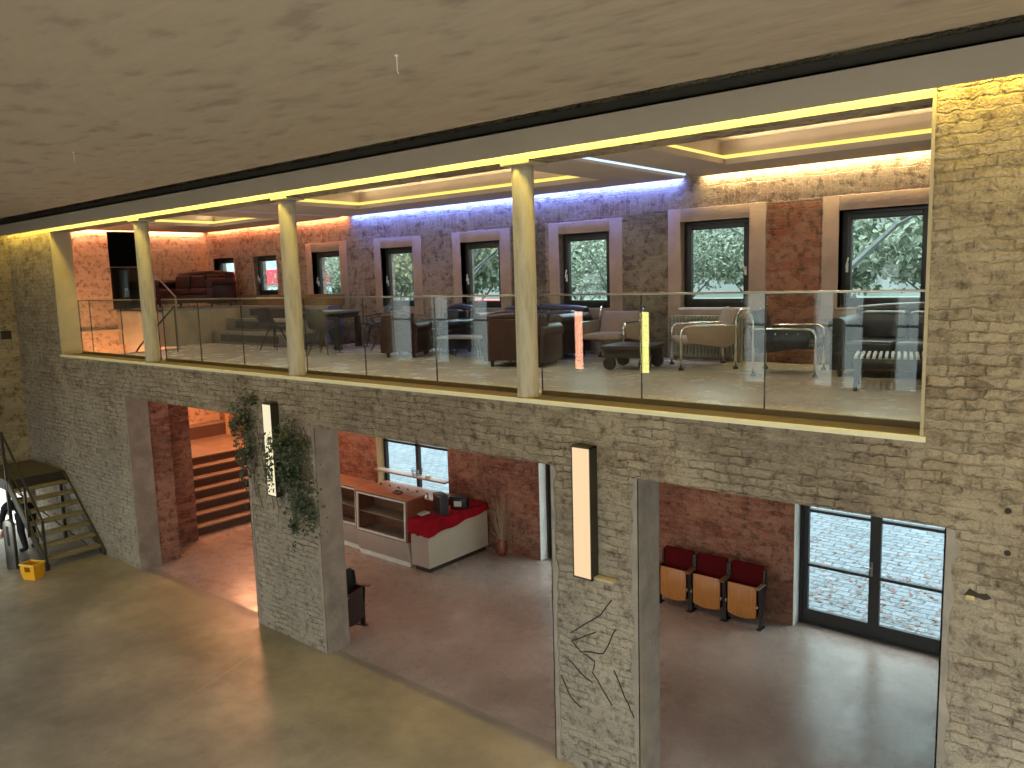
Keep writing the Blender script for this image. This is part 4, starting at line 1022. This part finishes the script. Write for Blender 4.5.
# ------------------------------------------------------------------ outside
k = NB('cobbles'); co = k.coord(); nz = k.noise(co, 2.5, 3)
uv = k.N('ShaderNodeVectorMath', {0: co, 1: k.N('ShaderNodeVectorMath', {0: nz.outputs['Color'], 'Scale': .10}, operation='SCALE').outputs[0]}, operation='ADD').outputs[0]
t_ = k.N('ShaderNodeTexBrick', {'Vector': uv, 'Color1': hexc('4f585d'), 'Color2': hexc('656f75'), 'Mortar': hexc('444d52'), 'Scale': 1.0, 'Mortar Size': .016, 'Mortar Smooth': .6, 'Brick Width': .30, 'Row Height': .17})
vv = k.noise(co, 9, 5, .7)
c = k.mix(k.ramp(vv.outputs[0], (.45, 0.0), (.7, .6)), t_.outputs['Color'], hexc('737f86'))
k.L(c, k.b.inputs['Base Color']); k.b.inputs['Roughness'].default_value = .6
k.bump(k.math('SUBTRACT', vv.outputs[0], t_.outputs['Fac']), .03); M['cobbles'] = k.m
struct('floor_courtyard', MB().box(-60, 30, YB+.35, 16, -.35, -.05), 'cobbles')
struct('floor_meadow', MB().box(-160, 60, 16, 150, -.35, -.06), plain('meadow', '4d5644', .9, var=.3, scale=1.5))
rnd = random.Random(9); pts = []
for _ in range(900): 
    pts.append((rnd.uniform(-6.5, -.5), rnd.triangular(5.1, 10, 5.6), -.04+rnd.uniform(0, .01)))
b = MB()
for p in pts:
    a = rnd.uniform(0, PI); s_ = rnd.uniform(.02, .05); dx, dy = math.cos(a)*s_, math.sin(a)*s_
    b.quad((p[0]-dx, p[1]-dy, p[2]), (p[0]+dy*.6, p[1]-dx*.6, p[2]+.006), (p[0]+dx, p[1]+dy, p[2]+.003), (p[0]-dy*.6, p[1]+dx*.6, p[2]+.008))
tag(b.build('fallen_leaves', plain('fallen', '6a4634', .8, var=.4, scale=8)), 'scattered brown fallen leaves on the cobbles outside the glass door', 'leaves', kind='stuff')

def tree_mesh(seed, H, spread, nleaf, leafmat, barkmat, lsize):
    rnd = random.Random(seed); b = MB(); tips = []
    def grow(p, d, L_, r_, lev):
        q = [p]; 
        for i in range(3):
            d = (d+Vector((rnd.gauss(0, .14), rnd.gauss(0, .14), rnd.gauss(.04, .08)))).normalized(); p = p+d*L_/3; q.append(p)
            if lev >= 2: tips.append(p.copy())
        b.tube(q, [r_, r_*.85, r_*.72, r_*.6], 5 if lev else 8, False)
        if lev < 4:
            for i in range(3 if lev else 6):
                s_ = rnd.uniform(.35, 1); base = q[1]+(q[3]-q[1])*s_
                a = rnd.uniform(0, 2*PI); nd = (d*(.55 if lev else .7)+Vector((math.cos(a), math.sin(a), rnd.uniform(-.1, .4)))*spread).normalized()
                grow(base, nd, L_*rnd.uniform(.55, .75), r_*.5, lev+1)
    grow(Vector((0, 0, 0)), Vector((0, 0, 1)), H*.55, H*.018, 0)
    lp = []
    for _ in range(nleaf):
        t0 = rnd.choice(tips); lp.append(t0+Vector((rnd.gauss(0, .35), rnd.gauss(0, .35), rnd.gauss(0, .3))))
    return b, lp
M['leaf_pale'] = plain('leaf_pale', '6f7a66', .7, var=.3, scale=3)
M['leaf_yellow'] = plain('leaf_yellow', '8c7c3c', .7, var=.3, scale=3)
M['bark_grey'] = plain('bark_grey', '5c605c', .8, var=.2)
protos = []
for i, (sd, H, sp, nl, lm, ls) in enumerate(((1, 11, .8, 7000, 'leaf_pale', .10), (2, 9, .9, 6000, 'leaf_yellow', .10), (3, 11, .75, 3000, 'leaf_pale', .08), (4, 8, .9, 9000, 'leaf_pale', .10), (5, 7, .95, 7000, 'leaf_pale', .24))):
    t = thing('tree', 'tree', 'tree', (0, 0, -.06))
    tb, lp = tree_mesh(sd, H, sp, nl, lm, 'bark_grey', ls)
    tb.build('trunk', 'bark_grey', t); leaf_cloud('foliage', lp, ls, lm, t, sd, 1)
    protos.append(t)
spots = [ # x, y, proto, label
    (-7.2, 16.5, 2, 'bare branching tree outside the last but one gallery window'),
    (-2.2, 17.0, 0, 'pale leafed tree outside the last gallery window'),
    (-4.4, 25.0, 2, 'thin bare tree farther back outside the last gallery window'),
    (-13.4, 17.5, 3, 'pale bushy tree outside the window over the beige facing armchair'),
    (-18.5, 17.0, 0, 'pale leafed tree outside the window behind the wide concrete column'),
    (-24.5, 17.8, 1, 'yellow leafed tree outside the window over the brown armchair'),
    (-30.0, 18.0, 3, 'green bushy tree outside the window behind the dining table')]
for x, y, q in ((-5.6, 22, 'between the last two gallery windows'), (-11.5, 24.5, 'behind the window over the chrome tubular chair'), (-21.5, 24, 'behind the window right of the wide concrete column'), (-27.5, 23.5, 'behind the window over the black armchair'), (-34, 25, 'behind the yellow leafed tree, seen over the dining table')): spots.append((x, y, 4, 'dense low tree '+q))
used = set()
for x, y, p_, lab in spots:
    rz = rnd.uniform(0, 6)
    if p_ in used: dup(protos[p_], (x, y, -.06), rz, lab, 'trees outside the gallery windows')
    else:
        used.add(p_); o = protos[p_]; o.location = (x, y, -.06); o.rotation_euler = (0, 0, rz); tag(o, lab, None, 'trees outside the gallery windows')
for i in range(17):
    x = -48+i*3.6+rnd.uniform(-.8, .8); y = rnd.uniform(29, 40)
    dup(protos[4], (x*1.15, y, -.06), rnd.uniform(0, 6), 'tree in the pale distant row beyond the gallery windows', 'distant trees beyond the gallery windows')
t = thing('store_building', 'low white building with a red band seen through the far left windows', 'building', (-48.1, 21, -.06))
MB().box(-12, 8.5, 0, 3, 0, 5.0).build('lower_wall', plain('pale_blue_wall', 'a9c4cc', .7), t); MB().box(-12.05, 8.55, -.05, 3, 5.15, 6.05).build('red_band', plain('red_band', 'c83c48', .6), t); MB().box(-12, 8.5, 0, 3, 6.05, 8.2).build('upper_wall', plain('pale_upper', 'a8bcc4', .7), t)
for i in range(5): MB().box(-10+i*4, -8+i*4, -.03, 0, 1.2, 3.6).build('window', 'dark_steel', t)
t = thing('van', 'small red van parked far away beyond the trees', 'van', (-56, 58, -.06), math.radians(40))
b = MB(); b.prism([(-2.3, .35), (2.2, .35), (2.3, 1.2), (1.6, 2.9), (-2.3, 3.1)], 'y', -1.1, 1.1); b.build('body', plain('van_red', 'c02a34', .4), t, bevel=.1)
MB().prism([(1.95, 1.9), (1.65, 2.7), (.6, 2.75), (.6, 1.9)], 'y', -1.12, 1.12).build('side_window', 'black_plastic', t)
for x in (-1.5, 1.5):
    for y in (-1, 1):
        o = MB().lathe([(.2, -.12), (.36, -.11), (.36, .11), (.2, .12)], seg=20).build('wheel', 'black_plastic', t); o.rotation_euler = (PI/2, 0, 0); o.location = (x, y, .36)
